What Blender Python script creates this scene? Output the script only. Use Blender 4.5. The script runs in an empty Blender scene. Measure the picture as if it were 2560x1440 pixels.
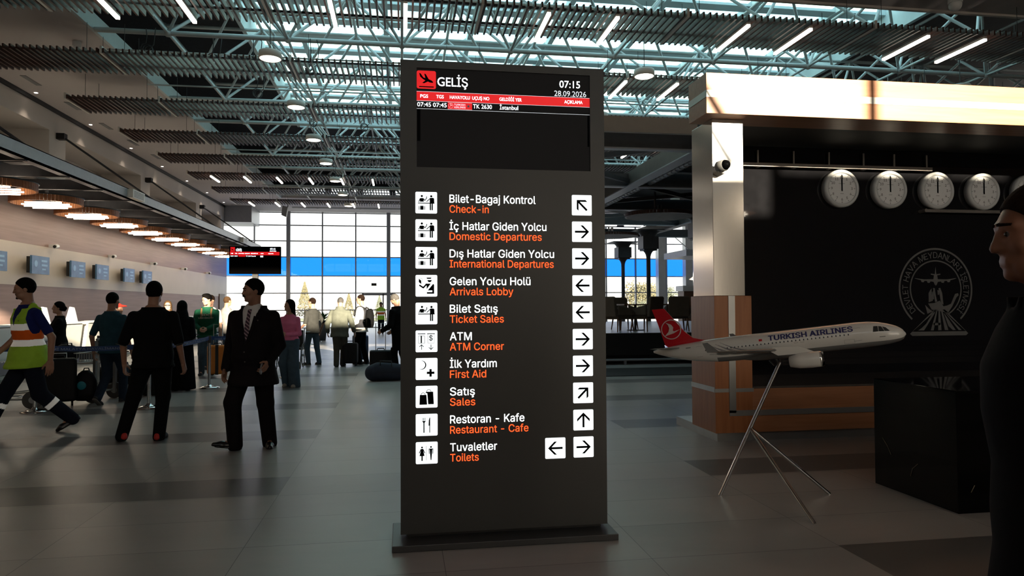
import bpy, math, random, os
import numpy as np
from mathutils import Vector, Matrix
random.seed(7); np.random.seed(7)
SC = bpy.context.scene
COL = SC.collection
PI = math.pi
R = math.radians

# ------------------------------------------------------------------ camera
F_PX, W_PX, H_PX = 1760.0, 2560, 1440
yaw, pit, rol = math.atan(275/F_PX), math.atan(45/F_PX), .005
fwd = Vector((math.sin(yaw)*math.cos(pit), math.cos(yaw)*math.cos(pit), math.sin(pit)))
rgt0 = Vector((math.cos(yaw), -math.sin(yaw), 0)); up0 = rgt0.cross(fwd)
rgt = rgt0*math.cos(rol) - up0*math.sin(rol); upv = up0*math.cos(rol) + rgt0*math.sin(rol)
cd = bpy.data.cameras.new('camera'); cam = bpy.data.objects.new('camera', cd); COL.objects.link(cam)
cd.sensor_width = 36; cd.lens = 36*F_PX/W_PX; cd.clip_end = 900; cd.clip_start = .05
cam.matrix_world = Matrix(((rgt.x, upv.x, -fwd.x, 0), (rgt.y, upv.y, -fwd.y, 0), (rgt.z, upv.z, -fwd.z, 1.5), (0, 0, 0, 1)))
SC.camera = cam

# ------------------------------------------------------------------ view, sky, sun
SC.view_settings.view_transform = 'Standard'; SC.view_settings.look = 'None'
SC.view_settings.gamma = 1; SC.view_settings.use_curve_mapping = False
SC.view_settings.exposure = 0.0
wd = bpy.data.worlds.new('sky'); SC.world = wd; wd.use_nodes = True
wn = wd.node_tree; wn.nodes.clear()
tc = wn.nodes.new('ShaderNodeTexCoord'); sx = wn.nodes.new('ShaderNodeSeparateXYZ'); cr = wn.nodes.new('ShaderNodeValToRGB')
bg = wn.nodes.new('ShaderNodeBackground'); wo = wn.nodes.new('ShaderNodeOutputWorld')
cr.color_ramp.elements[0].position = .0; cr.color_ramp.elements[0].color = (1.0, .95, .86, 1)
cr.color_ramp.elements[1].position = .45; cr.color_ramp.elements[1].color = (.80, .90, 1.0, 1)
wn.links.new(tc.outputs['Generated'], sx.inputs[0]); wn.links.new(sx.outputs['Z'], cr.inputs[0])
wn.links.new(cr.outputs[0], bg.inputs[0]); wn.links.new(bg.outputs[0], wo.inputs[0])
bg.inputs[1].default_value = 2.7
wd.cycles.sampling_method = 'MANUAL'; wd.cycles.sample_map_resolution = 256
sun = bpy.data.lights.new('sun', 'SUN'); so = bpy.data.objects.new('sun', sun); COL.objects.link(so)
sun.energy = 34.0; sun.color = (1, .83, .62); sun.angle = R(.53)
SUN_AZ, SUN_EL = R(15), R(11.5)
sdir = Vector((-math.sin(SUN_AZ)*math.cos(SUN_EL), math.cos(SUN_AZ)*math.cos(SUN_EL), -math.sin(SUN_EL)))
so.rotation_euler = sdir.to_track_quat('-Z', 'Y').to_euler(); so.location = (9, -30, 12)

def portal(name, loc, rot, sx_, sy_):
    l = bpy.data.lights.new(name, 'AREA'); l.shape = 'RECTANGLE'; l.size = sx_; l.size_y = sy_
    l.cycles.is_portal = True
    o = bpy.data.objects.new(name, l); o.location = loc; o.rotation_euler = rot; COL.objects.link(o)
portal('skylight_portal', (5, 23.5, 10.62), (0, 0, 0), 19.4, 19.4)
portal('end_window_portal', (7.5, 50.2, 4.0), (R(-90), 0, 0), 41, 8)
portal('rear_window_portal', (0, -9.3, 7.25), (R(90), 0, 0), 26, 1.5)

cy = SC.cycles
cy.max_bounces = 7; cy.diffuse_bounces = 3; cy.glossy_bounces = 3; cy.transmission_bounces = 3; cy.transparent_max_bounces = 10
cy.sample_clamp_indirect = 4; cy.blur_glossy = 1.0; cy.caustics_reflective = False; cy.caustics_refractive = False
cy.use_denoising = True; cy.use_adaptive_sampling = True; cy.adaptive_threshold = .02

# ------------------------------------------------------------------ mesh helpers
ORIG = {}
class MB:
    def __init__(s): s.v = []; s.f = []; s.m = []; s.s = []
    def add(s, vs, fs, mi=0, sm=False):
        b = len(s.v); s.v.extend([tuple(map(float, p)) for p in vs])
        for f in fs: s.f.append(tuple(int(i)+b for i in f)); s.m.append(mi); s.s.append(sm)
        return s
    def box(s, x0, y0, z0, x1, y1, z1, mi=0):
        v = [(x0,y0,z0),(x1,y0,z0),(x1,y1,z0),(x0,y1,z0),(x0,y0,z1),(x1,y0,z1),(x1,y1,z1),(x0,y1,z1)]
        return s.add(v, [(0,3,2,1),(4,5,6,7),(0,1,5,4),(1,2,6,5),(2,3,7,6),(3,0,4,7)], mi)
    def beam(s, p, q, w, h, up=(0,0,1), mi=0):
        p, q = Vector(p), Vector(q); d = (q-p).normalized(); u = Vector(up)
        a = d.cross(u)
        if a.length < 1e-4: a = d.cross(Vector((1,0,0)))
        a.normalize(); b = a.cross(d).normalized()
        a *= w/2; b *= h/2
        v = [p-a-b, p+a-b, p+a+b, p-a+b, q-a-b, q+a-b, q+a+b, q-a+b]
        return s.add(v, [(3,2,1,0),(4,5,6,7),(0,1,5,4),(1,2,6,5),(2,3,7,6),(3,0,4,7)], mi)
    def cyl(s, p, q, r0, r1=None, n=12, caps=True, mi=0, sm=True):
        p, q = Vector(p), Vector(q); r1 = r0 if r1 is None else r1
        d = (q-p).normalized(); a = d.orthogonal().normalized(); b = d.cross(a)
        v = []
        for c, r in ((p, r0), (q, r1)):
            for i in range(n):
                t = 2*PI*i/n; v.append(c + a*(r*math.cos(t)) + b*(r*math.sin(t)))
        s.add(v, [(i, (i+1) % n, n+(i+1) % n, n+i) for i in range(n)], mi, sm)
        if caps: s.add(v, [tuple(range(n-1, -1, -1)), tuple(range(n, 2*n))], mi)
        return s
    def tube(s, pts, r, n=8, mi=0, closed=False):
        pts = [Vector(p) for p in pts]; m = len(pts); v = []; prev = None
        for i, p in enumerate(pts):
            if closed: t = pts[(i+1) % m]-pts[i-1]
            else: t = pts[min(i+1, m-1)]-pts[max(i-1, 0)]
            t.normalize()
            a = t.orthogonal().normalized() if prev is None else (prev - t*prev.dot(t)).normalized()
            prev = a; b = t.cross(a); rr = r[i] if hasattr(r, '__len__') else r
            for k in range(n):
                u = 2*PI*k/n; v.append(p + a*(rr*math.cos(u)) + b*(rr*math.sin(u)))
        fs = []
        for i in range(m if closed else m-1):
            j = (i+1) % m
            for k in range(n): fs.append((i*n+k, i*n+(k+1) % n, j*n+(k+1) % n, j*n+k))
        s.add(v, fs, mi, True)
        if not closed: s.add(v, [tuple(range(n-1, -1, -1)), tuple(range((m-1)*n, m*n))], mi)
        return s
    def lathe(s, prof, c=(0,0,0), ax=(0,0,1), n=24, mi=0, sm=True):
        c = Vector(c); d = Vector(ax).normalized(); a = d.orthogonal().normalized(); b = d.cross(a); v = []
        for r, z in prof:
            for i in range(n):
                t = 2*PI*i/n; v.append(c + d*z + a*(r*math.cos(t)) + b*(r*math.sin(t)))
        fs = []
        for j in range(len(prof)-1):
            for i in range(n): fs.append((j*n+i, j*n+(i+1) % n, (j+1)*n+(i+1) % n, (j+1)*n+i))
        return s.add(v, fs, mi, sm)
    def disc(s, c, r, ax=(0,0,1), n=24, mi=0):
        c = Vector(c); d = Vector(ax).normalized(); a = d.orthogonal().normalized(); b = d.cross(a)
        return s.add([c + a*(r*math.cos(2*PI*i/n)) + b*(r*math.sin(2*PI*i/n)) for i in range(n)], [tuple(range(n))], mi)
    def prism(s, poly, o, u, v, d, mi=0):
        o, u, v, d = Vector(o), Vector(u), Vector(v), Vector(d); n = len(poly)
        a = [o + u*x + v*y for x, y in poly]; b = [p+d for p in a]
        s.add(a+b, [tuple(range(n-1, -1, -1)), tuple(range(n, 2*n))] + [(i, (i+1) % n, n+(i+1) % n, n+i) for i in range(n)], mi)
        return s
    def ball(s, c, r, n=12, m=8, mi=0, M=None):
        r = (r, r, r) if not hasattr(r, '__len__') else r; v = []; c = Vector(c)
        for j in range(m+1):
            ph = PI*j/m
            for i in range(n):
                t = 2*PI*i/n; p = Vector((r[0]*math.sin(ph)*math.cos(t), r[1]*math.sin(ph)*math.sin(t), r[2]*math.cos(ph)))
                v.append(c + (M @ p if M else p))
        fs = [(j*n+i, (j+1)*n+i, (j+1)*n+(i+1) % n, j*n+(i+1) % n) for j in range(m) for i in range(n)]
        return s.add(v, fs, mi, True)
    def build(s, name, mats, parent=None, bevel=0, local=False):
        me = bpy.data.meshes.new(name); off = (0, 0, 0)
        if parent is not None and not local: off = ORIG.get(parent.name, (0, 0, 0))
        vs = np.array(s.v, float).reshape(-1, 3) - np.array(off)
        me.from_pydata(vs.tolist(), [], s.f)
        for m in (mats if isinstance(mats, (list, tuple)) else [mats]): me.materials.append(m)
        if s.f:
            me.polygons.foreach_set('material_index', s.m); me.polygons.foreach_set('use_smooth', s.s)
        me.validate(); me.update()
        o = bpy.data.objects.new(name, me); COL.objects.link(o)
        if parent is not None: o.parent = parent; ORIG[o.name] = off
        if bevel:
            b = o.modifiers.new('bevel', 'BEVEL'); b.width = bevel; b.segments = 2; b.limit_method = 'ANGLE'; b.angle_limit = R(50)
        return o

def tag(o, label=None, cat=None, group=None, kind=None):
    if label: o['label'] = label
    if cat: o['category'] = cat
    if group: o['group'] = group
    if kind: o['kind'] = kind
    return o
def thing(name, label, cat, loc=(0,0,0), rotz=0, group=None):
    o = bpy.data.objects.new(name, None); COL.objects.link(o); o.location = loc; o.rotation_euler = (0, 0, rotz)
    o.empty_display_size = .1; ORIG[o.name] = tuple(loc)
    return tag(o, label, cat, group)
def struct(name, mb, mats, parent=None, label=None):
    o = mb.build(name, mats, parent)
    if parent is None: o['kind'] = 'structure'
    if label: o['label'] = label
    return o
def dup(root, loc=None, rotz=None, label=None, group=None, parent=None):
    c = root.copy(); COL.objects.link(c)
    if parent is not None: c.parent = parent
    if loc is not None: c.location = loc
    if rotz is not None: c.rotation_euler = (0, 0, rotz)
    if label: c['label'] = label
    if group: c['group'] = group
    for ch in list(root.children): dup(ch, parent=c)
    return c
ORD = ['first','second','third','fourth','fifth','sixth','seventh','eighth','ninth','tenth','eleventh','twelfth','thirteenth','fourteenth','fifteenth','sixteenth']

# ------------------------------------------------------------------ text helpers
try: INTER = bpy.data.fonts.load(os.path.join(bpy.utils.system_resource('DATAFILES'), 'fonts', 'Inter.woff2'))
except Exception: INTER = None
_tc = {}
from mathutils.geometry import delaunay_2d_cdt
def text_geo(body, font=None):
    """outline of a line of lettering, filled by winding number (flat triangles)"""
    k = (body, font.name if font else '')
    if k in _tc: return _tc[k]
    c = bpy.data.curves.new('t', 'FONT'); c.body = body; c.size = 1; c.resolution_u = 3; c.fill_mode = 'NONE'
    if font: c.font = font
    o = bpy.data.objects.new('t', c); COL.objects.link(o); dg = bpy.context.evaluated_depsgraph_get()
    me = bpy.data.meshes.new_from_object(o.evaluated_get(dg))
    P_ = [Vector(v.co[:2]) for v in me.vertices]; E_ = [tuple(e.vertices) for e in me.edges]
    bpy.data.objects.remove(o); bpy.data.curves.remove(c); bpy.data.meshes.remove(me)
    vs, _, fs, *_ = delaunay_2d_cdt(P_, E_, [], 0, 1e-5)
    V_ = np.array([v[:] for v in vs]).reshape(-1, 2); fs = [tuple(f) for f in fs]
    A = np.array([P_[e[0]][:] for e in E_]).reshape(-1, 2); B = np.array([P_[e[1]][:] for e in E_]).reshape(-1, 2)
    nxt = {}
    for e in E_: nxt.setdefault(e[0], []).append(e[1])
    if len(fs):
        Cn = np.array([V_[list(f)].mean(0) for f in fs]); keep = []
        for cx, cy in Cn:
            up = (A[:, 1] <= cy) & (B[:, 1] > cy); dn = (A[:, 1] > cy) & (B[:, 1] <= cy)
            side = (B[:, 0]-A[:, 0])*(cy-A[:, 1])-(cx-A[:, 0])*(B[:, 1]-A[:, 1])
            keep.append(int((up & (side > 0)).sum())-int((dn & (side < 0)).sum()) != 0)
        fs = [f for f, q in zip(fs, keep) if q]
    _tc[k] = (V_, fs); return V_, fs
def cap_h(font): return text_geo('H', font)[0][:, 1].max()
def put_text(mb, body, o, u, v, cap, width=None, font=None, bold=0.0, mi=0, align='l', sx=1.0):
    """flat lettering: left baseline at o, cap height `cap`, stretched to `width` when given; bold = stroke gain in em"""
    vs, fs = text_geo(body, font)
    if len(vs) == 0: return
    sy = cap/cap_h(font); x0, x1 = vs[:, 0].min(), vs[:, 0].max()
    k = (width/(x1-x0)) if width else sy*sx
    dx = 0 if align == 'l' else (-(x1-x0)*k/2 if align == 'c' else -(x1-x0)*k)
    o, u, v = Vector(o), Vector(u), Vector(v)
    offs = [(0, 0)] if not bold else [(bold, 0), (-bold, 0), (0, bold*.8), (0, -bold*.8)]
    for ox, oy in offs: mb.add([o + u*((x+ox-x0)*k+dx) + v*((y+oy)*sy) for x, y in vs], fs, mi)
# ------------------------------------------------------------------ materials
def _n(nt, t, **kw):
    n = nt.nodes.new(t)
    for k, v in kw.items(): setattr(n, k, v)
    return n
def P(name, col, rough=.5, metal=0., var=.12, scale=6., bump=0., es=0., ecol=None, coat=0., spec=.5, stretch=None, sheen=0.):
    """principled surface whose colour wanders a little with a noise in the thing's own space"""
    m = bpy.data.materials.new(name); m.use_nodes = True; nt = m.node_tree; b = nt.nodes['Principled BSDF']
    tcn = _n(nt, 'ShaderNodeTexCoord'); nz = _n(nt, 'ShaderNodeTexNoise'); nz.inputs['Scale'].default_value = scale; nz.inputs['Detail'].default_value = 4
    src = tcn.outputs['Object']
    if stretch:
        mp = _n(nt, 'ShaderNodeMapping'); mp.inputs['Scale'].default_value = stretch; nt.links.new(src, mp.inputs[0]); src = mp.outputs[0]
    nt.links.new(src, nz.inputs['Vector'])
    rp = _n(nt, 'ShaderNodeValToRGB'); e = rp.color_ramp.elements
    e[0].position = .3; e[1].position = .7
    e[0].color = tuple(max(0, c*(1-var)) for c in col)+(1,); e[1].color = tuple(min(1, c*(1+var)) for c in col)+(1,)
    nt.links.new(nz.outputs['Fac'], rp.inputs[0]); nt.links.new(rp.outputs[0], b.inputs['Base Color'])
    b.inputs['Roughness'].default_value = rough; b.inputs['Metallic'].default_value = metal
    b.inputs['Coat Weight'].default_value = coat; b.inputs['Coat Roughness'].default_value = .05; b.inputs['Specular IOR Level'].default_value = spec
    if sheen: b.inputs['Sheen Weight'].default_value = sheen
    if es:
        b.inputs['Emission Color'].default_value = tuple(ecol or col)+(1,); b.inputs['Emission Strength'].default_value = es
    if bump:
        bp = _n(nt, 'ShaderNodeBump'); bp.inputs['Strength'].default_value = bump; bp.inputs['Distance'].default_value = .01
        nt.links.new(nz.outputs['Fac'], bp.inputs['Height']); nt.links.new(bp.outputs[0], b.inputs['Normal'])
    return m
def glass(name, tint=(1,1,1), gloss=.06, rough=.0):
    """thin pane: lets light through, tinted, with a little mirror reflection"""
    m = bpy.data.materials.new(name); m.use_nodes = True; nt = m.node_tree; nt.nodes.clear()
    out = _n(nt, 'ShaderNodeOutputMaterial'); mx = _n(nt, 'ShaderNodeMixShader'); tr = _n(nt, 'ShaderNodeBsdfTransparent'); gl = _n(nt, 'ShaderNodeBsdfGlossy')
    nz = _n(nt, 'ShaderNodeTexNoise'); nz.inputs['Scale'].default_value = .7; ml = _n(nt, 'ShaderNodeMapRange')
    ml.inputs['To Min'].default_value = gloss*.7; ml.inputs['To Max'].default_value = gloss*1.3
    nt.links.new(nz.outputs['Fac'], ml.inputs[0]); nt.links.new(ml.outputs[0], mx.inputs[0])
    tr.inputs[0].default_value = tuple(tint)+(1,); gl.inputs['Roughness'].default_value = rough
    nt.links.new(tr.outputs[0], mx.inputs[1]); nt.links.new(gl.outputs[0], mx.inputs[2]); nt.links.new(mx.outputs[0], out.inputs[0])
    return m
M = {}
def floor_mat(name, col, rough):
    m = bpy.data.materials.new(name); m.use_nodes = True; nt = m.node_tree; b = nt.nodes['Principled BSDF']
    g = _n(nt, 'ShaderNodeNewGeometry'); sp = _n(nt, 'ShaderNodeSeparateXYZ'); nt.links.new(g.outputs['Position'], sp.inputs[0])
    def grid(ax, off, pitch, w):
        a = _n(nt, 'ShaderNodeMath', operation='SUBTRACT'); a.inputs[1].default_value = off; nt.links.new(sp.outputs[ax], a.inputs[0])
        d = _n(nt, 'ShaderNodeMath', operation='DIVIDE'); d.inputs[1].default_value = pitch; nt.links.new(a.outputs[0], d.inputs[0])
        f = _n(nt, 'ShaderNodeMath', operation='FLOOR'); nt.links.new(d.outputs[0], f.inputs[0])
        s = _n(nt, 'ShaderNodeMath', operation='SUBTRACT'); nt.links.new(d.outputs[0], s.inputs[0]); nt.links.new(f.outputs[0], s.inputs[1])
        c = _n(nt, 'ShaderNodeMath', operation='LESS_THAN'); c.inputs[1].default_value = w/pitch; nt.links.new(s.outputs[0], c.inputs[0])
        return f, c
    fx, cx = grid('X', -.98, 1.22, .004); fy, cyy = grid('Y', 4.03, .61, .005)
    mxm = _n(nt, 'ShaderNodeMath', operation='MAXIMUM'); nt.links.new(cx.outputs[0], mxm.inputs[0]); nt.links.new(cyy.outputs[0], mxm.inputs[1])
    cb = _n(nt, 'ShaderNodeCombineXYZ'); nt.links.new(fx.outputs[0], cb.inputs[0]); nt.links.new(fy.outputs[0], cb.inputs[1])
    wn_ = _n(nt, 'ShaderNodeTexWhiteNoise'); nt.links.new(cb.outputs[0], wn_.inputs['Vector'])
    nz = _n(nt, 'ShaderNodeTexNoise'); nz.inputs['Scale'].default_value = 1.6; nz.inputs['Detail'].default_value = 8; nz.inputs['Roughness'].default_value = .65; nz.inputs['Distortion'].default_value = .8
    mp = _n(nt, 'ShaderNodeMapping'); mp.inputs['Scale'].default_value = (.6, 1.6, 1); nt.links.new(g.outputs['Position'], mp.inputs[0])
    ad = _n(nt, 'ShaderNodeVectorMath', operation='ADD'); nt.links.new(mp.outputs[0], ad.inputs[0]); nt.links.new(wn_.outputs['Color'], ad.inputs[1]); nt.links.new(ad.outputs[0], nz.inputs['Vector'])
    a2 = _n(nt, 'ShaderNodeMath', operation='MULTIPLY_ADD'); a2.inputs[1].default_value = .45; nt.links.new(nz.outputs['Fac'], a2.inputs[0])
    m3 = _n(nt, 'ShaderNodeMath', operation='MULTIPLY'); m3.inputs[1].default_value = .16; nt.links.new(wn_.outputs['Value'], m3.inputs[0]); nt.links.new(m3.outputs[0], a2.inputs[2])
    m4 = _n(nt, 'ShaderNodeMath', operation='ADD'); m4.inputs[1].default_value = .70; nt.links.new(a2.outputs[0], m4.inputs[0])
    vm = _n(nt, 'ShaderNodeVectorMath', operation='SCALE'); vm.inputs[0].default_value = col; nt.links.new(m4.outputs[0], vm.inputs['Scale'])
    mix = _n(nt, 'ShaderNodeMix', data_type='RGBA'); mix.inputs['B'].default_value = (.09, .085, .08, 1)
    nt.links.new(mxm.outputs[0], mix.inputs['Factor']); nt.links.new(vm.outputs[0], mix.inputs['A']); nt.links.new(mix.outputs['Result'], b.inputs['Base Color'])
    mr = _n(nt, 'ShaderNodeMapRange'); mr.inputs['To Min'].default_value = rough-.06; mr.inputs['To Max'].default_value = rough+.1; nt.links.new(nz.outputs['Fac'], mr.inputs[0]); nt.links.new(mr.outputs[0], b.inputs['Roughness'])
    b.inputs['Specular IOR Level'].default_value = .45
    return m
def wood_mat(name, c0, c1, rough, axis=(14, 14, .9), coat=.3):
    m = bpy.data.materials.new(name); m.use_nodes = True; nt = m.node_tree; b = nt.nodes['Principled BSDF']
    t = _n(nt, 'ShaderNodeTexCoord'); mp = _n(nt, 'ShaderNodeMapping'); mp.inputs['Scale'].default_value = axis; nt.links.new(t.outputs['Object'], mp.inputs[0])
    nz = _n(nt, 'ShaderNodeTexNoise'); nz.inputs['Scale'].default_value = 1.6; nz.inputs['Detail'].default_value = 7; nz.inputs['Distortion'].default_value = .5; nt.links.new(mp.outputs[0], nz.inputs['Vector'])
    rp = _n(nt, 'ShaderNodeValToRGB'); rp.color_ramp.elements[0].position = .3; rp.color_ramp.elements[1].position = .72
    rp.color_ramp.elements[0].color = tuple(c0)+(1,); rp.color_ramp.elements[1].color = tuple(c1)+(1,)
    nt.links.new(nz.outputs['Fac'], rp.inputs[0]); nt.links.new(rp.outputs[0], b.inputs['Base Color'])
    b.inputs['Roughness'].default_value = rough; b.inputs['Coat Weight'].default_value = coat; b.inputs['Coat Roughness'].default_value = .25
    return m
def emit(name, col, s, rough=.4, base=None):
    return P(name, base or (.85, .85, .85), rough, es=s, ecol=col, var=.02)

M['tile'] = floor_mat('grey_stone_tile', (.33, .31, .295), .33)
M['tile_dark'] = floor_mat('dark_stone_tile', (.115, .11, .108), .33)
M['mauve'] = P('mauve_panel', (.36, .235, .20), .55, var=.1, scale=1.2, stretch=(1, .5, 12))
M['cream'] = P('cream_panel', (.66, .56, .45), .5, var=.04, scale=1.)
M['plaster'] = P('white_plaster', (.62, .565, .52), .8, var=.03, scale=.5, bump=.02)
M['soffit'] = P('soffit_board', (.56, .51, .49), .85, var=.03, scale=.4)
M['ceil_dark'] = P('grey_ceiling_board', (.42, .39, .375), .85, var=.04, scale=.4)
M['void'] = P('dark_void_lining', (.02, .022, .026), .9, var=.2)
M['curb'] = P('white_skylight_curb', (.62, .68, .68), .6, var=.03)
M['steel_white'] = P('white_painted_steel', (.62, .64, .62), .35, var=.06, scale=3)
M['steel_grey'] = P('grey_painted_steel', (.36, .36, .385), .4, var=.06)
M['steel_dark'] = P('charcoal_painted_steel', (.032, .033, .038), .5, var=.15)
M['alu'] = P('grey_aluminium', (.30, .31, .34), .4, metal=.3, var=.05)
M['slat'] = P('brown_slat', (.062, .026, .018), .45, var=.2, scale=9, spec=.35)
M['slat_wood'] = P('orange_brown_slat', (.33, .12, .04), .5, var=.2, scale=9)
M['glass'] = glass('clear_pane', (.95, .97, .97), .05)
M['glass_sky'] = glass('pale_cyan_roof_glass', (.72, .92, .94), .05)
M['glass_blue'] = glass('blue_film_glass', (.10, .40, .92), .012)
def frosted(name, col):
    m = bpy.data.materials.new(name); m.use_nodes = True; nt = m.node_tree; nt.nodes.clear(); out = _n(nt, 'ShaderNodeOutputMaterial'); mx = _n(nt, 'ShaderNodeMixShader'); a = _n(nt, 'ShaderNodeBsdfTranslucent'); b = _n(nt, 'ShaderNodeBsdfDiffuse')
    nz = _n(nt, 'ShaderNodeTexNoise'); nz.inputs['Scale'].default_value = .6; ml = _n(nt, 'ShaderNodeMix', data_type='RGBA'); ml.inputs['A'].default_value = tuple(c*.94 for c in col)+(1,); ml.inputs['B'].default_value = tuple(col)+(1,)
    nt.links.new(nz.outputs['Fac'], ml.inputs['Factor']); nt.links.new(ml.outputs['Result'], a.inputs[0]); b.inputs[0].default_value = (.5, .5, .5, 1); mx.inputs[0].default_value = .2
    nt.links.new(a.outputs[0], mx.inputs[1]); nt.links.new(b.outputs[0], mx.inputs[2]); nt.links.new(mx.outputs[0], out.inputs[0]); return m
M['frost'] = frosted('frosted_fill_glass', (.34, .34, .335))  # pane of the added fill glazing, glows when the sun hits it
M['tube'] = emit('warm_white_tube', (1, .90, .77), 7.)
M['disc'] = emit('warm_disc_diffuser', (1, .86, .66), 6.)
M['tube_ring'] = emit('ring_lamp_tube', (1, .86, .66), 20.)
M['lampwhite'] = P('white_lamp_housing', (.66, .62, .56), .4, var=.03)
M['totem'] = P('anthracite_panel', (.043, .043, .0405), .40, var=.05, scale=2, spec=.4)
M['totem_base'] = P('anthracite_base', (.035, .035, .036), .45, var=.1)
M['screen'] = P('black_screen', (.007, .0065, .0065), .5, var=.05, spec=.08, es=.004, ecol=(1, .92, .9))
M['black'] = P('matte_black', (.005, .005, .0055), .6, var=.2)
M['screen2'] = P('black_departure_screen', (.0012, .0011, .0011), .9, var=.05, spec=.0)
M['w_lit'] = emit('lit_white', (.93, 1, 1), 1.15)
M['o_lit'] = emit('lit_orange', (1, .15, .035), 1.0, base=(.8, .2, .05))
M['ink'] = P('black_vinyl', (.0025, .003, .004), .8, var=.1, spec=.05)
M['red_lit'] = emit('lit_red', (.80, .008, .012), .85, base=(.5, .01, .01))
M['scr_w'] = emit('screen_white', (.86, .93, 1), .95)
M['scr_pink'] = emit('screen_pink', (1, .35, .4), .8)
M['wood'] = wood_mat('orange_veneer', (.36, .12, .036), (.46, .17, .055), .42, coat=.08)
M['wood_h'] = wood_mat('orange_veneer_horizontal', (.38, .15, .062), (.48, .21, .098), .38, axis=(.9, 14, 14), coat=.15)
M['brushed'] = P('brushed_steel', (.60, .57, .53), .17, metal=1., var=.05, scale=4, stretch=(40, 40, 1))
M['inlay'] = P('steel_inlay', (.42, .42, .41), .35, metal=.85, var=.05)
M['chrome'] = P('polished_steel', (.62, .62, .62), .12, metal=1., var=.04)
M['blackglass'] = P('black_mirror_glass', (.006, .006, .007), .03, var=.2, spec=.6)
M['bench_top'] = P('dark_polished_top', (.10, .085, .075), .12, var=.1, spec=.6)
M['etch'] = P('frosted_etching', (.13, .13, .13), .6, var=.08)
M['stone_black'] = P('black_polished_stone', (.0015, .0015, .0016), .05, var=.4, scale=3, spec=.12)
M['vein'] = P('gold_vein', (.22, .16, .09), .3, var=.3)
M['white'] = P('white_paint', (.72, .72, .70), .4, var=.03)
M['offwhite'] = P('off_white_laminate', (.66, .63, .57), .35, var=.03)
M['dial'] = P('clock_dial', (.82, .82, .82), .5, var=.02)
M['rim'] = P('clock_rim', (.62, .63, .63), .35, var=.03)
M['grey'] = P('mid_grey_plastic', (.22, .22, .22), .5, var=.06)
M['rubber'] = P('grey_rubber', (.09, .085, .08), .7, var=.1)
M['cable'] = P('dark_cable', (.05, .055, .055), .6, var=.1)
M['scr_blue'] = P('blue_display', (.035, .09, .15), .35, es=.055, ecol=(.28, .52, .75), var=.35, scale=4)
M['scr_mark'] = P('pale_display_mark', (.12, .24, .32), .3, es=.10, ecol=(.5, .75, .9))
M['belt'] = P('blue_webbing', (.02, .06, .20), .6, var=.1)
M['belt_txt'] = P('pale_webbing_print', (.35, .42, .55), .6)
# ================================================================== THE HALL
# ---- floor
mb = MB(); xs = [-16, -.98, 2.68, 30]; ys = [-9.2]
k = -4
while 3.45+2.44*k < 50:
    y = 3.45+2.44*k
    if y > -9: ys += [y, y+.61]
    k += 1
ys.append(50.2); ys = sorted(ys)
for i in range(len(ys)-1):
    dark = abs((ys[i+1]-ys[i])-.61) < .01
    for j in range(3):
        d = dark and j != 1 and not (j == 0 and ys[i] < 4) and ys[i] < 22
        mb.add([(xs[j], ys[i], 0), (xs[j+1], ys[i], 0), (xs[j+1], ys[i+1], 0), (xs[j], ys[i+1], 0)], [(0, 1, 2, 3)], 1 if d else 0)
struct('floor', mb, [M['tile'], M['tile_dark']])
# ---- left wall: panelled lower part, plaster upper part with deep niches
mb = MB()
mb.box(-11.6, -9, 0, -11.3, 48.2, 2.2, 0); mb.box(-11.6, -9, 2.2, -11.29, 48.2, 3.47, 1); mb.box(-11.6, -9, 3.47, -11.3, 48.2, 5.0, 0)
mb.box(-12.9, -9, 5.0, -11.3, 50, 5.15, 2); mb.box(-12.9, -9, 7.3, -11.3, 50, 8.05, 2); mb.box(-13.1, -9, 5.0, -12.9, 47.0, 8.05, 2)
for a, b in ((-9, -7.9), (.3, 1.4), (8.4, 9.5), (16.55, 17.65), (24.73, 25.85), (32.83, 33.97), (41.2, 42.3), (46.6, 47.4)):
    mb.box(-12.9, a, 5.15, -11.3, b, 7.3, 2)
struct('wall_left', mb, [M['mauve'], M['cream'], M['plaster']])
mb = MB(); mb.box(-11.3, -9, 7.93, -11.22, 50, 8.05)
struct('shadow_gap_strip', mb, M['black'])  # black strip stands in for the shade of the gap under the soffit
mb = MB(); mb.box(-12.8, 47.4, 7.0, -9.6, 50, 8.05); struct('wall_corner', mb, M['alu'])
# ---- door far down the left wall
mb = MB(); mb.box(-11.34, 46.2, 0, -11.24, 47.5, 2.35); d = struct('door_1', mb, P('brown_door', (.09, .045, .025), .5))
MB().box(-11.22, 46.35, 1.0, -11.16, 46.45, 1.15).build('handle', M['chrome'], d)
# ---- ceilings
mb = MB(); mb.box(-13.1, -9.2, 8.05, 30, 13.9, 8.35, 0); struct('ceiling', mb, M['ceil_dark'])
mb = MB(); mb.box(-11.3, 13.9, 8.05, -7.2, 50, 8.3, 0); struct('ceiling_side', mb, M['soffit'])
mb = MB(); mb.box(-7.2, 43.6, 8.05, 30, 50, 8.3, 0); struct('ceiling_far', mb, M['soffit'])
mb = MB(); mb.box(-7.2, 13.9, 8.02, -7.12, 43.6, 8.42); struct('trim_2', mb, M['curb'])
mb = MB(); mb.box(-7.16, 13.86, 8.0, 30, 13.94, 8.42); struct('trim_3', mb, M['plaster'])
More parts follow.
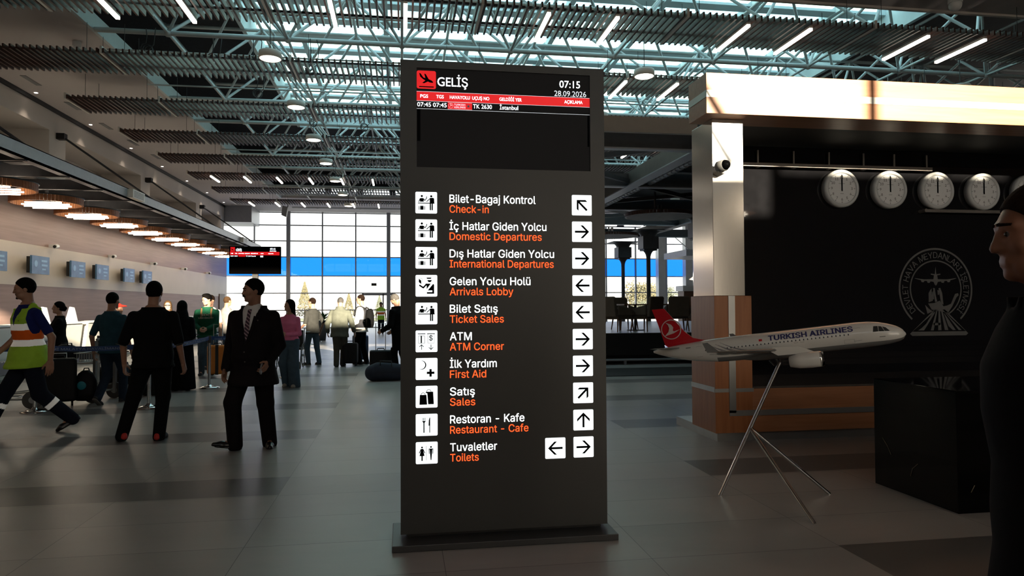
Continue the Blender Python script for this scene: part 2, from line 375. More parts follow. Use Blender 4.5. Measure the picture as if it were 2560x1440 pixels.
# roof above the space frame, with the skylight opening
X0, X1, Y0, Y1 = -4.6, 14.7, 13.9, 33.2
mb = MB()
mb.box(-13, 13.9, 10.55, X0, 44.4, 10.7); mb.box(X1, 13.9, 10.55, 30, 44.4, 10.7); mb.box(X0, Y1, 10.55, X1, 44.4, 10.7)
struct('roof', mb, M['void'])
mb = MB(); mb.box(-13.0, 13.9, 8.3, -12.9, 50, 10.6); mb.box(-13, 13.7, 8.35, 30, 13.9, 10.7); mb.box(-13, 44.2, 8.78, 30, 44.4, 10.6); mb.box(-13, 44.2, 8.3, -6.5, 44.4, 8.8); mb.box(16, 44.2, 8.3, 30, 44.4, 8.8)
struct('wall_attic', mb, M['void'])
mb = MB(); t = .12
mb.box(X0-t, Y0, 9.75, X0, Y1, 10.55); mb.box(X1, Y0, 9.75, X1+t, Y1, 10.55); mb.box(X0, Y1, 9.75, X1, Y1+t, 10.55); mb.box(X0, Y0, 9.75, X1, Y0+t, 10.55)
struct('trim_4', mb, M['curb'])
sky = thing('skylight', 'long glazed skylight with pale cyan panes above the space frame', 'skylight', (5, 23.5, 10.5)); sky['kind'] = 'structure'
mb = MB(); mg = MB(); y = Y0+.05
while y < Y1-.2:
    mb.box(X0, y, 10.38, X1, y+.42, 10.66)
    mg.box(X0, y+.42, 10.58, X1, y+1.36, 10.60); y += 1.36
for i in range(8): mb.box(X0+2.72*i+1.3, Y0, 10.34, X0+2.72*i+1.46, Y1, 10.56)
mb.build('purlin_grid', M['curb'], sky); mg.build('glass', M['glass_sky'], sky)
# ---- rear and right walls (behind the camera), with the clerestory the morning sun comes through
mb = MB()
mb.box(-13, -9.3, 0, 3.4, -9, 6.36); mb.box(10.4, -9.3, 0, 30, -9, 6.36); mb.box(3.4, -9.3, 4.3, 10.4, -9, 6.36); mb.box(3.4, -9.3, 0, 10.4, -9, .3); mb.box(-13, -9.3, 6.36, 7.2, -9, 6.8); mb.box(9.5, -9.3, 6.36, 30, -9, 6.91); mb.box(13, -9.3, 6.91, 30, -9, 8.0); mb.box(-13, -9.3, 8.0, 30, -9, 8.35)  # clerestory sill stepped to shape where the sun lands inside
struct('wall_rear', mb, M['ceil_dark'])
mb = MB(); mb.box(28, -9, 0, 28.3, 50, 8.4); struct('wall_right', mb, M['ceil_dark'])
w2 = thing('window_2', 'clerestory band in the rear wall', 'window', (0, -9.15, 7.2)); w2['kind'] = 'structure'
mb = MB()
for i in range(11):
    x = -12.5+2.45*i; mb.box(x-.06, -9.25, 6.36, x+.06, -9.1, 8.0)
    if i % 2 == 0: mb.beam((x, -9.18, 8.0), (x+.95, -9.18, 6.5), .12, .12)  # slanting struts added to throw shadows on the wood fascia
mb.box(-13, -9.22, 7.52, 13, -9.14, 7.57)
mb.build('mullions', M['alu'], w2); MB().box(-13, -9.19, 6.36, 13, -9.18, 8.0).build('glass', M['glass'], w2)
w4 = thing('window_4', 'low clerestory strip above the far ceiling edge', 'window', (5, 44.3, 8.5)); w4['kind'] = 'structure'
mb = MB()
for i in range(12): mb.box(-6.6+1.95*i, 44.22, 8.3, -6.25+1.95*i, 44.38, 8.8)
mb.build('mullions', M['void'], w4); MB().box(-6.5, 44.29, 8.3, 16, 44.30, 8.8).build('glass', M['glass'], w4)
w3 = thing('fill_window', 'unseen frosted rear glazing added as fill light', 'window', (6.9, -9.15, 2.2)); w3['kind'] = 'structure'  # added glazing, unseen: its sunlit glow brightens fronts facing the camera
mb = MB()
for i in range(6): mb.box(3.36+1.4*i, -9.25, .3, 3.44+1.4*i, -9.05, 4.3)
mb.box(3.4, -9.25, 2.4, 10.4, -9.05, 2.5); mb.build('mullions', M['alu'], w3); mb = MB(); mb.add([(3.4, -9.15, .3), (10.4, -9.15, .3), (10.4, -9.15, 4.3), (3.4, -9.15, 4.3)], [(0, 1, 2, 3)]); mb.build('glass', M['frost'], w3)
# ---- end window wall
WY = 50.0
w1 = thing('window_1', 'tall end curtain wall with blue band', 'window', (8, WY, 0)); w1['kind'] = 'structure'
mb = MB()
for i in range(20):
    x = -12.18+2.25*i; big = i in (2, 5, 8, 11, 14, 17); w = .13 if big else .045
    mb.box(x-w, WY-(.22 if big else .08), 0, x+w, WY+.12, 8.05)
for z in (.06, 1.28, 2.45, 3.63, 4.94, 6.04, 7.12, 8.0): mb.box(-13, WY-.05, z-.035, 30, WY+.08, z+.035)
mb.build('mullions', M['alu'], w1)
mb = MB(); mb.box(-13, WY, 0, 30, WY+.012, 3.63); mb.box(-13, WY, 4.94, 30, WY+.012, 8.05); mb.build('glass', M['glass'], w1)
MB().box(-13, WY, 3.63, 30, WY+.012, 4.94).build('blue_glass', M['glass_blue'], w1, )['label'] = 'blue glass band'
mb = MB(); mb.box(-2.75, WY-.16, 0, -2.65, WY-.03, 2.4); mb.box(-.55, WY-.16, 0, -.45, WY-.03, 2.4); mb.box(-1.35, WY-.16, 0, -1.25, WY-.03, 2.4); mb.box(-2.75, WY-.16, 2.28, -.45, WY-.03, 2.42)
d2 = struct('door_2', mb, M['steel_grey']); MB().box(-2.1, WY-.4, 2.95, -1.75, WY-.06, 3.13).build('sensor_box', M['black'], d2)
for i, x in enumerate((18.6, 20.67, 12.6)):
    mb = MB(); mb.box(x-.27, WY-1.4, 0, x+.27, WY-.8, 8.05); struct('column_window', mb, M['steel_white'])
# hanging loudspeaker by the window top
t = thing('loudspeaker', 'grey wedge loudspeaker hanging high in front of the end window', 'loudspeaker', (-7.0, 45, 7.35))
MB().prism([(-.16, -.3), (.12, -.42), (.22, .2), (-.1, .28)], (-7.2, 45, 7.5), (1, 0, 0), (0, 0, 1), (0, .35, 0)).build('body', M['grey'], t)
MB().box(-7.02, 45.1, 7.7, -6.96, 45.2, 8.05).build('bracket', M['grey'], t)

# ---- space frame under the roof
NX = [.005+2.745*i for i in range(-2, 10)]; NY = [17.62+2.72*j for j in range(-1, 12)]
ZB, ZT = 8.02, 9.75
sf = thing('space_frame', 'white tubular space frame of chords and diagonals under the skylight', 'space frame', (5, 28, 9)); sf['kind'] = 'structure'
for j, y in enumerate(NY):
    mb = MB(); mb.cyl((-7.1, y, ZB), (28, y, ZB), .062, n=10)
    for x in NX: mb.ball((x, y, ZB), .095, 10, 6)
    mb.build('lower_chord', M['steel_white'], sf)
mb = MB()
for x in NX: mb.cyl((x, NY[0], ZB), (x, 46, ZB), .036, n=6)
mb.build('lower_cross_chord', M['steel_white'], sf)
TX = [x+1.3725 for x in [NX[0]-2.745]+NX[:-1]]; TY = [y+1.36 for y in NY[:-1]]
for j, y in enumerate(TY):
    mb = MB(); mb.cyl((TX[0], y, ZT), (TX[-1], y, ZT), .055, n=8)
    for x in TX: mb.ball((x, y, ZT), .085, 8, 6)
    mb.build('upper_chord', M['steel_white'], sf)
mb = MB()
for x in TX: mb.cyl((x, TY[0], ZT), (x, TY[-1], ZT), .045, n=6)
mb.build('upper_cross_chord', M['steel_white'], sf)
for j, y in enumerate(NY):
    mb = MB()
    for x in NX:
        for dx in (-1.3725, 1.3725):
            for dy in (-1.36, 1.36):
                if TY[0]-.1 < y+dy < TY[-1]+.1: mb.cyl((x, y, ZB), (x+dx, y+dy, ZT), .04, n=6, caps=False)
    mb.build('diagonal_web', M['steel_white'], sf)
# sprinkler pipes and cable coils
for j in range(0, 10):
    y = NY[j]+.45
    mb = MB(); mb.cyl((-7, y, 7.72), (22, y, 7.72), .022, n=6)
    for x in NX[1::2]: mb.cyl((x, y, 7.72), (x, y, ZB), .01, n=4)
    tag(mb.build('sprinkler_pipe', M['steel_white']), 'thin white pipe hung under the space frame, %s from the camera' % ORD[j], 'pipe', 'sprinkler pipes under the space frame')
def coil(x, y, z, r, drop, i):
    pts = [(x, y, ZB)] + [(x+.02, y, ZB-(ZB-z-r)*.5)]
    for k in range(22): a = PI/2+k*2*PI/9; pts.append((x+r*math.cos(a)*(1-.01*k), y+.01*k, z+r*math.sin(a)))
    pts += [(x+r*1.3, y, z+.1), (x+r*1.6, y, z+.5), (x+r*1.2, y, ZB-.02)]
    tag(MB().tube(pts, .011, 5).build('cable_coil', M['cable']), 'loose coil of cable dangling from the space frame, %s from the left' % ORD[i], 'cable', 'cable coils under the space frame')
for i, (x, y, z) in enumerate([(-5.9, 17.4, 7.55), (-4.5, 17.7, 7.5), (-3.55, 17.6, 7.42), (-2.2, 17.5, 7.3), (-4.0, 20.4, 7.5), (-2.8, 23, 7.4), (-1.2, 23, 7.3), (.1, 20.4, 7.5)]): coil(x, y, z, .13, .5, i)

# ---- slatted baffle rafts hung below
def raft(length):
    t = thing('baffle_raft', '', 'ceiling baffle', (0, 0, 7.2))
    mb = MB(); n = int(length/.136)
    for i in range(n): x = .06+i*.136; mb.box(x, 0, 7.2, x+.036, 1.52, 7.31)
    mb.build('slats', M['slat'], t)
    mb = MB()
    for y in (.32, 1.2): mb.box(0, y, 7.31, length, y+.04, 7.35)
    mb.build('carrier_rails', M['steel_dark'], t)
    mb = MB(); mb.box(.0, 0, 7.19, .05, 1.52, 7.36); mb.build('joint_bar', M['lampwhite'], t)
    for x in (.4, length-.4):
        for y in (.34, 1.22): MB().cyl((x, y, 7.35), (x, y, 8.0), .006, n=4, caps=False).build('hanger_wire', M['cable'], t)
    return t
rafts = {}
RY = [13.05, 16.8, 20.62, 24.3, 27.9, 31.6, 35.4, 39.2]
for r, y in enumerate(RY):
    xb = [-9.07, -6.67] + [-2.59+4.08*i for i in range(6)]
    if r == 0: xb = [-10.75]+xb[1:]
    if r > 6: xb = xb[:-1]
    for i in range(len(xb)-1):
        if r < 2 and i == 0: xb[0] = -10.75
        L = round(xb[i+1]-xb[i], 2)
        lab = 'brown slatted ceiling raft, %s from the left in the %s row from the camera' % (ORD[i], ORD[r])
        if L not in rafts: rafts[L] = raft(L); o = rafts[L]; o.location = (xb[i], y, 7.2)
        else: o = dup(rafts[L], (xb[i], y, 7.2))
        o['label'] = lab; o['group'] = 'slatted ceiling rafts'
# ---- linear tube lights under the rafts
def tube_light():
    t = thing('linear_light', '', 'ceiling light', (0, 0, 7.1))
    MB().box(-.035, 0, 7.105, .035, 1.42, 7.15).build('housing', M['lampwhite'], t)
    mb = MB(); mb.box(-.036, .01, 7.055, .036, 1.41, 7.105); mb.build('diffuser', M['tube'], t)
    for y in (.25, 1.15): MB().cyl((0, y, 7.15), (0, y, 7.205), .008, n=4, caps=False).build('hanger_wire', M['cable'], t)
    return t
TL = None; spots = []
for i, x in enumerate([-5.4, -4.0, -1.3, .07, 2.78, 4.14, 6.85, 8.2, 10.86, 12.2]): spots.append((x, 13.02, 0, i))
for i, x in enumerate([5.52, 6.87, 9.55, 10.9]): spots.append((x, 16.75, 1, i))
for i, x in enumerate([8.2, 9.52, 12.3, 13.6]): spots.append((x, 24.1, 3, i))
for i in range(11): spots.append((-8.03+1.35*i, 31.4, 5, i))
for i in range(11): spots.append((-8.03+1.35*i, 38.95, 7, i))
for x, y, r, i in spots:
    lab = 'glowing white light bar, %s from the left under the %s raft row' % (ORD[i], ORD[r])
    if TL is None: TL = tube_light(); o = TL; o.location = (x, y, 7.1)
    else: o = dup(TL, (x, y, 7.1))
    o['label'] = lab; o['group'] = 'linear light bars under the slatted rafts'
# ---- round drum lights between the rows
def drum():
    t = thing('drum_light', '', 'ceiling light', (0, 0, 7))
    MB().lathe([(.0, 7.16), (.235, 7.16), (.245, 7.14), (.245, 7.0), (.225, 7.0)], n=32).build('housing', M['lampwhite'], t)
    MB().lathe([(.225, 7.005), (.20, 6.99), (0, 6.985)], n=32).build('diffuser', M['disc'], t)
    mb = MB(); mb.cyl((0, 0, 7.16), (0, 0, 8.0), .01, n=5); mb.box(-.6, -.01, 7.985, .6, .01, 8.0); mb.build('stem', M['cable'], t)
    return t
DL = None
for col, (x, n, nm) in enumerate(((-2.88, 7, 'left'), (5.76, 3, 'middle'), (14.3, 7, 'right'))):
    for i in range(n):
        y = 16.1+3.86*i
        lab = 'round drum light, %s from the camera in the %s line of drums' % (ORD[i], nm)
        if DL is None: DL = drum(); o = DL; o.location = (x, y, 7)
        else: o = dup(DL, (x, y, 7))
        o['label'] = lab; o['group'] = 'round drum lights under the space frame'
# ---- fittings in the side soffit
t = thing('downlight', 'small glowing downlight in the left soffit beside the first slatted raft', 'downlight', (-9.9, 17.8, 8.05))
MB().lathe([(.10, 8.05), (.13, 8.05), (.13, 8.03), (.10, 8.03)], (-9.9, 17.8, 0), n=24).build('trim_ring', M['lampwhite'], t)
MB().lathe([(.10, 8.035), (0, 8.03)], (-9.9, 17.8, 0), n=24).build('lens', M['disc'], t)
t = thing('ceiling_speaker', 'round white ceiling speaker in the left soffit', 'speaker', (-9.1, 19.9, 8.05))
MB().lathe([(.0, 7.99), (.10, 7.99), (.12, 8.0), (.20, 8.0), (.21, 8.05)], (-9.1, 19.9, 0), n=28).build('grille', M['white'], t)
t = thing('dome_camera', 'white dome camera fixed to the left soffit', 'camera', (-7.9, 18.6, 8.05))
MB().cyl((-7.9, 18.6, 8.05), (-7.9, 18.6, 7.93), .1, n=20).build('base', M['white'], t); MB().ball((-7.9, 18.6, 7.9), .085, 16, 10).build('dome', M['white'], t)
for i in range(6):
    y = 18.9+2.6*i
    tag(MB().box(-10.6, y, 8.035, -10.45, y+.9, 8.052).build('slot_vent', M['grey']), 'slim slot vent in the left soffit, %s from the camera' % ORD[i], 'vent', 'slot vents in the left soffit')
for i in range(9):
    y = 15.6+3.8*i
    tag(MB().cyl((-10.98, y, 8.055), (-10.98, y, 8.04), .05, n=14).build('wall_washer', M['tube']), 'small round wall washer at the top of the left wall, %s from the camera' % ORD[i], 'light', 'wall washers along the left soffit')
    l = bpy.data.lights.new('washer_lamp', 'SPOT'); l.energy = 60; l.color = (1, .84, .66); l.spot_size = R(95); l.spot_blend = .8; l.shadow_soft_size = .05
    lo = bpy.data.objects.new('washer_lamp', l); COL.objects.link(lo); lo.location = (-10.98, y, 8.0); lo.rotation_euler = (0, R(-12), 0)
t = thing('dome_camera', 'white dome camera fixed under the near ceiling at the upper right', 'camera', (11.65, 13.2, 8.05))
MB().cyl((11.65, 13.2, 8.05), (11.65, 13.2, 7.9), .14, n=20).build('base', M['white'], t); MB().ball((11.65, 13.2, 7.86), .13, 16, 10).build('dome', M['white'], t)

# ---- canopy over the check-in desks
cn = thing('canopy', 'long dark steel canopy with grey edge beam over the check-in desks', 'canopy', (-8.25, 28, 5))
mb = MB(); mb.box(-8.36, 2, 4.85, -8.25, 43.3, 5.15); mb.box(-8.55, 2, 4.85, -8.25, 43.3, 4.87); mb.box(-8.55, 2, 5.13, -8.25, 43.3, 5.15); mb.build('edge_beam', M['steel_grey'], cn)
for i in range(21):
    y = 3.0+2.04*i
    MB().box(-11.3, y-.05, 4.82, -8.36, y+.05, 5.10).build('cross_beam', M['steel_dark'], cn)
for x in (-10.8, -10.0, -9.0):
    MB().box(x-.05, 2, 5.10, x+.05, 43.2, 5.2).build('purlin', M['steel_dark'], cn)
for i in range(10):
    y = 3.1+4.08*i; MB().box(-11.25, y, 5.2, -9.4, y+1.95, 5.23).build('roof_panel', M['steel_dark'], cn)
mb = MB(); mb.box(-11.3, 43.2, 4.82, -8.25, 43.35, 5.15); mb.build('end_beam', M['steel_grey'], cn)
for y in (9.0, 17.15, 25.3, 33.47, 42.0):
    rod = MB().cyl((-11.15, y, 7.2), (-8.4, y, 5.2), .035, n=8).build('tie_rod', M['steel_dark'], cn)
    MB().box(-11.32, y-.12, 7.1, -11.05, y+.12, 7.3).build('bracket', M['black'], rod)
    MB().beam((-8.62, y, 5.33), (-8.35, y, 5.14), .1, .1).build('clevis', M['steel_dark'], rod)
for i, y in enumerate((22.9, 38.0)):
    t = thing('air_curtain', 'small grey louvred box on the canopy edge beam, %s one' % ('nearer', 'farther')[i], 'vent box', (-8.2, y, 5))
    MB().box(-8.25, y-.05, 4.86, -8.08, y+.95, 5.12).build('case', M['lampwhite'], t)
    mb = MB()
    for k in range(5): mb.box(-8.085, y+.05, 4.90+.04*k, -8.07, y+.85, 4.915+.04*k)
    mb.build('louvres', M['grey'], t)
# ring pendants under it
def ring(Rr):
    t = thing('ring_pendant', '', 'pendant light', (0, 0, 4.5))
    mb = MB(); n = 64
    for i in range(n):
        a = 2*PI*i/n; c, s = math.cos(a), math.sin(a); u = Vector((-s, c, 0)); o = Vector((c*Rr, s*Rr, 0))
        mb.beam(o+Vector((0, 0, 4.46)), o+Vector((0, 0, 4.64)), .074, .05, up=(c, s, 0))
    mb.build('slats', M['slat_wood'], t)
    MB().lathe([(Rr-.05, 4.64), (Rr+.05, 4.64), (Rr+.05, 4.67), (Rr-.05, 4.67), (Rr-.05, 4.64)], n=48).build('hoop', M['steel_dark'], t)
    for k, yy in enumerate((-.6, -.2, .2, .6)):
        h = math.sqrt(max(.05, Rr*Rr-yy*yy))*.72; q_ = .12*(k-1.5)
        MB().box(-h-q_, yy-.025, 4.42, h-q_, yy+.025, 4.45).build('light_tube', M['tube_ring'], t)
    mb = MB(); mb.cyl((0, 0, 4.45), (0, 0, 5.11), .045, n=10); mb.box(-Rr, -.03, 4.60, Rr, .03, 4.64); mb.box(-.03, -Rr, 4.60, .03, Rr, 4.64)
    mb.build('stem', M['steel_dark'], t)
    return t
RP = ring(.88); RP.location = (-10.0, 19.2, 4.5); RP['group'] = 'ring pendants under the left canopy'; RP['label'] = 'slatted ring pendant under the left canopy, first from the camera'
for i in range(1, 10): dup(RP, (-10.0, 19.2+2.6*i, 4.5), label='slatted ring pendant under the left canopy, %s from the camera' % ORD[i])
for i, (x, y) in enumerate(((1.5, -4.5), (6.0, -4.5), (10.5, -4.5))):
    dup(RP, (x, y, 4.5), label='slatted ring pendant behind the camera, %s from the left' % ORD[i], group='ring pendants behind the camera')
    tag(MB().cyl((x, y, 5.1), (x, y, 8.06), .03, n=8).build('pendant_rod', M['steel_dark']), 'dark rod holding the ring pendant behind the camera, %s from the left' % ORD[i], 'rod', 'pendant rods behind the camera')

# ---- displays and cameras on the left wall
ORIG_SCR = [21.2, 23.6, 26.15, 28.15, 30.75, 32.8]
def make_screen():
    t = thing('wall_screen', '', 'screen', (0, 0, 0))
    MB().box(-.03, -.53, -.28, .03, .53, .27).build('display', M['scr_blue'], t)
    mb = MB()
    for (a, b, c, d) in ((.02, .38, .10, .16), (.02, .40, -.03, .03), (.06, .3, -.15, -.10)): mb.box(.03, a, c, .034, b, d)
    mb.disc((.034, -.3, .03), .10, (1, 0, 0), 24)
    mb.build('display_marks', M['scr_mark'], t)
    MB().box(-.14, -.5, -.25, -.03, .5, .24).build('case', M['black'], t)
    MB().box(-.30, -.1, -.13, -.14, .1, .12).build('wall_arm', M['black'], t)
    return t
S0 = make_screen()
for i, y in enumerate(ORIG_SCR):
    o = S0 if i == 0 else dup(S0)
    o.location = (-11.0, y, 2.83); o['label'] = 'blue check-in display on the cream wall band, %s from the left' % ORD[i]; o['group'] = 'blue check-in displays'
def make_cam():
    t = thing('bullet_camera', '', 'camera')
    MB().box(-.2, -.05, -.05, -.02, .05, .05).build('mount', M['white'], t)
    MB().cyl((-.02, .12, 0), (.02, -.14, -.03), .075, n=14).build('body', M['white'], t)
    MB().disc((.021, -.146, -.031), .05, (.15, -1, -.1), 12).build('lens', M['black'], t)
    return t
C0 = make_cam()
for i, y in enumerate((24.83, 29.49, 34.13, 38.68, 43.3)):
    o = C0 if i == 0 else dup(C0)
    o.location = (-11.1, y, 3.52); o['label'] = 'small white camera on the left wall band, %s from the left' % ORD[i]; o['group'] = 'white cameras along the left wall'
# ================================================================== WAYFINDING TOTEM
TY_, TX0, TX1 = 4.53, -.010, 1.337       # face plane and edges of the panel
tt = thing('sign_totem', 'tall anthracite wayfinding totem with flight screen, pictograms and arrows', 'sign', (.66, 4.6, 0))
MB().box(-.062, 4.38, 0, 1.367, 4.86, .04).build('base_plate', M['totem_base'], tt, bevel=.004)
MB().box(.03, 4.56, .04, 1.30, 4.74, .10).build('plinth', M['black'], tt)
mb = MB(); sx0, sx1, sz0, sz1 = .094, 1.241, 2.394, 3.037
mb.box(TX0, TY_, .062, sx0, TY_+.2, 3.085); mb.box(sx1, TY_, .062, TX1, TY_+.2, 3.085)
mb.box(sx0, TY_, .062, sx1, TY_+.2, sz0); mb.box(sx0, TY_, sz1, sx1, TY_+.2, 3.085); mb.box(sx0, TY_+.08, sz0, sx1, TY_+.2, sz1)
mb.build('panel', M['totem'], tt)
scn = MB().box(sx0, TY_+.012, sz0, sx1, TY_+.03, sz1).build('screen', M['screen'], tt)
U, V = (1, 0, 0), (0, 0, 1)
SY = TY_+.0105
def srect(x0, z0, x1, z1, y=SY): return [(x0, y, z0), (x1, y, z0), (x1, y, z1), (x0, y, z1)]
def rounded(x0, z0, x1, z1, r, n=4):
    p = []
    for cx, cz, a0 in ((x1-r, z1-r, 0), (x0+r, z1-r, 90), (x0+r, z0+r, 180), (x1-r, z0+r, 270)):
        for i in range(n+1): a = R(a0+90*i/n); p.append((cx+r*math.cos(a), cz+r*math.sin(a)))
    return p
# screen content, in metres on the screen face (measured from its top left corner)
def sp(px, py):      # picture position on the totem face -> x, z
    ct = .094+(px-1042)*(1.241-.094)/(1475.5-1042); return ct
mb = MB(); mb.prism(rounded(.095, 2.905, .218, 3.022, .012), (0, SY, 0), U, V, (0, .001, 0)); mb.build('arrival_badge', M['red_lit'], scn)
mb = MB()
pl = [(.110,3.006),(.120,3.003),(.137,2.978),(.150,2.974),(.143,3.002),(.152,3.001),(.172,2.967),(.190,2.960),(.201,2.950),(.197,2.944),(.180,2.946),(.166,2.952),(.143,2.940),(.129,2.942),(.150,2.958),(.133,2.968),(.117,2.982)]
mb.prism(pl, (0, SY-.0006, 0), U, V, (0, .0004, 0)); mb.add(srect(.110, 2.914, .204, 2.921, SY-.0006), [(0, 1, 2, 3)])
mb.build('landing_plane_mark', M['ink'], scn)
mb = MB()
put_text(mb, 'GELİŞ', (.228, SY, 2.927), U, V, .056, .196, None, .012)
put_text(mb, '07:15', (1.036, SY, 2.951), U, V, .046, .140, None, .010)
put_text(mb, '28.09.2026', (1.000, SY, 2.893), U, V, .036, .218, None, .0)
mb.build('title_lettering', M['scr_w'], scn)
mb = MB(); mb.add(srect(.094, 2.826, 1.241, 2.886), [(0, 1, 2, 3)]); mb.build('header_bar', M['red_lit'], scn)
mb = MB()
for s, x, w in (('PGS', .118, .049), ('TGS', .220, .048), ('HAVAYOLU', .308, .130), ('UÇUŞ NO', .453, .112), ('GELDİĞİ YER', .632, .148), ('AÇIKLAMA', 1.068, .124)):
    put_text(mb, s, (x, SY-.0006, 2.846), U, V, .021, w, None, .014)
mb.build('header_lettering', M['scr_w'], scn)
mb = MB()
for s, x, w in (('07:45', .098, .088), ('07:45', .199, .088), ('TK 2630', .458, .124), ('İstanbul', .634, .122)):
    put_text(mb, s, (x, SY, 2.789), U, V, .027, w, None, .006)
for z in (2.8865, 2.8255, 2.7745): mb.add(srect(.094, z-.0009, 1.241, z+.0009, SY-.0004), [(0, 1, 2, 3)])
mb.build('flight_row_lettering', M['scr_w'], scn)
mb = MB(); mb.add(srect(.294, 2.779, .452, 2.823), [(0, 1, 2, 3)]); mb.build('airline_tag', M['red_lit'], scn)
mb = MB(); put_text(mb, 'TURKISH', (.335, SY-.0006, 2.803), U, V, .0115, .072, INTER, .02); put_text(mb, 'AIRLINES', (.335, SY-.0006, 2.786), U, V, .0115, .074, INTER, .02)
mb.lathe([(.0165, 0), (.0145, 0)], (.314, SY-.0006, 2.801), (0, -1, 0), 20)
mb.prism([(.304, 2.794), (.318, 2.800), (.326, 2.803), (.317, 2.806), (.316, 2.812), (.309, 2.815), (.312, 2.806), (.311, 2.800)], (0, SY-.0006, 0), U, V, (0, .0003, 0))
for z0, z1, x0, x1 in ((2.778, 2.7795, .294, .452), (2.8215, 2.823, .294, .452)): mb.add(srect(x0, z0, x1, z1, SY-.0006), [(0, 1, 2, 3)])
mb.build('airline_tag_lettering', M['scr_pink'], scn)
mb = MB()
st = [(.428+.012*(1 if i % 2 == 0 else .45)*math.sin(i*PI/5), 2.801+.012*(1 if i % 2 == 0 else .45)*math.cos(i*PI/5)) for i in range(10)]
mb.prism(st, (0, SY-.0006, 0), U, V, (0, .0003, 0)); mb.build('star_mark', M['scr_blue'], scn)
mb = MB(); mb.add(srect(.097, 2.565, .118, 2.77), [(0, 1, 2, 3)]); mb.add(srect(1.225, 2.56, 1.238, 2.77), [(0, 1, 2, 3)]); mb.build('dark_side_bars', M['ink'], scn)

# ---- pictogram tiles
rowz = [2.165, 1.9885, 1.811, 1.632, 1.455, 1.278, 1.102, .925, .747, .570]
IX0, IW = .085, .138
def line(pts, w):
    out = []
    for (x0, y0), (x1, y1) in zip(pts[:-1], pts[1:]):
        d = math.hypot(x1-x0, y1-y0); nx, ny = -(y1-y0)/d*w/2, (x1-x0)/d*w/2
        ex, ey = (x1-x0)/d*w*.3, (y1-y0)/d*w*.3
        out.append([(x0+nx-ex, y0+ny-ey), (x0-nx-ex, y0-ny-ey), (x1-nx+ex, y1-ny+ey), (x1+nx+ex, y1+ny+ey)])
    return out
def circ(cx, cy, r, a0=0, a1=360, n=18): return [(cx+r*math.cos(R(a0+(a1-a0)*i/n)), cy+r*math.sin(R(a0+(a1-a0)*i/n))) for i in range(n + (1 if a1-a0 < 360 else 0))]
def arc(cx, cy, r, a0, a1, w, n=12): return line([(cx+r*math.cos(R(a0+(a1-a0)*i/n)), cy+r*math.sin(R(a0+(a1-a0)*i/n))) for i in range(n+1)], w)
def rect(a, b, c, d): return [(a, b), (c, b), (c, d), (a, d)]
def g_desk(bag):
    g = [circ(.295, .805, .052), circ(.73, .80, .052), rect(.115, .455, .88, .495), rect(.66, .46, .85, .70), rect(.66, .15, .72, .46), rect(.745, .15, .805, .46),
         [(.21, .54), (.385, .54), (.385, .66), (.36, .71), (.24, .71), (.21, .66)], [(.69, .73), (.82, .73), (.85, .69), (.66, .69)]]
    g += line([(.22, .69), (.16, .545)], .04)+line([(.38, .68), (.43, .60), (.51, .70), (.515, .78)], .035)+line([(.68, .70), (.52, .55)], .035)+line([(.845, .70), (.855, .47)], .035)
    if bag: g += [rect(.22, .165, .375, .345), rect(.155, .165, .185, .335), rect(.41, .165, .44, .335)]+arc(.297, .345, .04, 0, 180, .014, 6)
    return g
def g_customs():
    g = [[(.50, .88), (.74, .88), (.70, .82), (.53, .82)], circ(.645, .765, .10, 180, 360), [(.46, .60), (.70, .60), (.51, .34), (.51, .49)], [(.855, .59), (.83, .56), (.57, .30), (.78, .30), (.78, .225), (.52, .225), (.52, .13), (.86, .13)],
         [(.15, .83), (.26, .74), (.26, .58), (.15, .67)]]
    g[3] = [(.81, .59), (.855, .55), (.855, .13), (.52, .13), (.52, .205), (.77, .205), (.77, .285), (.56, .285)]
    g += line([(.19, .52), (.355, .41), (.50, .57)], .07)+line([(.16, .84), (.30, .84), (.30, .66), (.26, .62)], .012)
    return g
def g_atm():
    g = [rect(.10, .83, .45, .865), rect(.53, .83, .88, .865), rect(.23, .42, .29, .76)]
    g += line([(.13, .75), (.41, .75), (.41, .41), (.13, .41), (.13, .75)], .016)+line([(.56, .84), (.56, .42), (.86, .42), (.86, .84)], .012)
    g += line([(.27, .12), (.27, .34)], .03)+line([(.18, .25), (.27, .34), (.36, .25)], .03)+line([(.705, .34), (.705, .12)], .03)+line([(.61, .21), (.705, .12), (.80, .21)], .03)
    return g
def g_aid():
    o = [(.28+.205*math.cos(R(a)), .68+.205*math.sin(R(a))) for a in range(-125, 130, 10)]; i_ = [(.25+.185*math.cos(R(a)), .685+.19*math.sin(R(a))) for a in range(125, -130, -10)]
    g = []
    for k in range(len(o)-1): g.append([o[k], o[k+1], i_[len(i_)-2-k], i_[len(i_)-1-k]])
    return g+[rect(.63, .14, .735, .49), rect(.51, .265, .86, .37)]
def g_bags():
    g = [[(.17, .14), (.52, .14), (.49, .59), (.19, .59)], [(.57, .155), (.83, .155), (.80, .73), (.46, .73), (.46, .68), (.53, .66)]]
    return g+arc(.34, .59, .095, 0, 180, .022)+[[(p[0], p[1]) for p in q] for q in arc(.60, .73, .10, 0, 180, .022)]
def g_food():
    g = [rect(.35, .14, .40, .66), circ(.375, .68, .075, 180, 360), rect(.62, .14, .655, .46), [(.60, .46), (.66, .46), (.66, .84), (.63, .83), (.595, .70), (.585, .46)]]
    for x in (.305, .345, .385, .425): g.append(rect(x, .67, x+.018, .83))
    return g
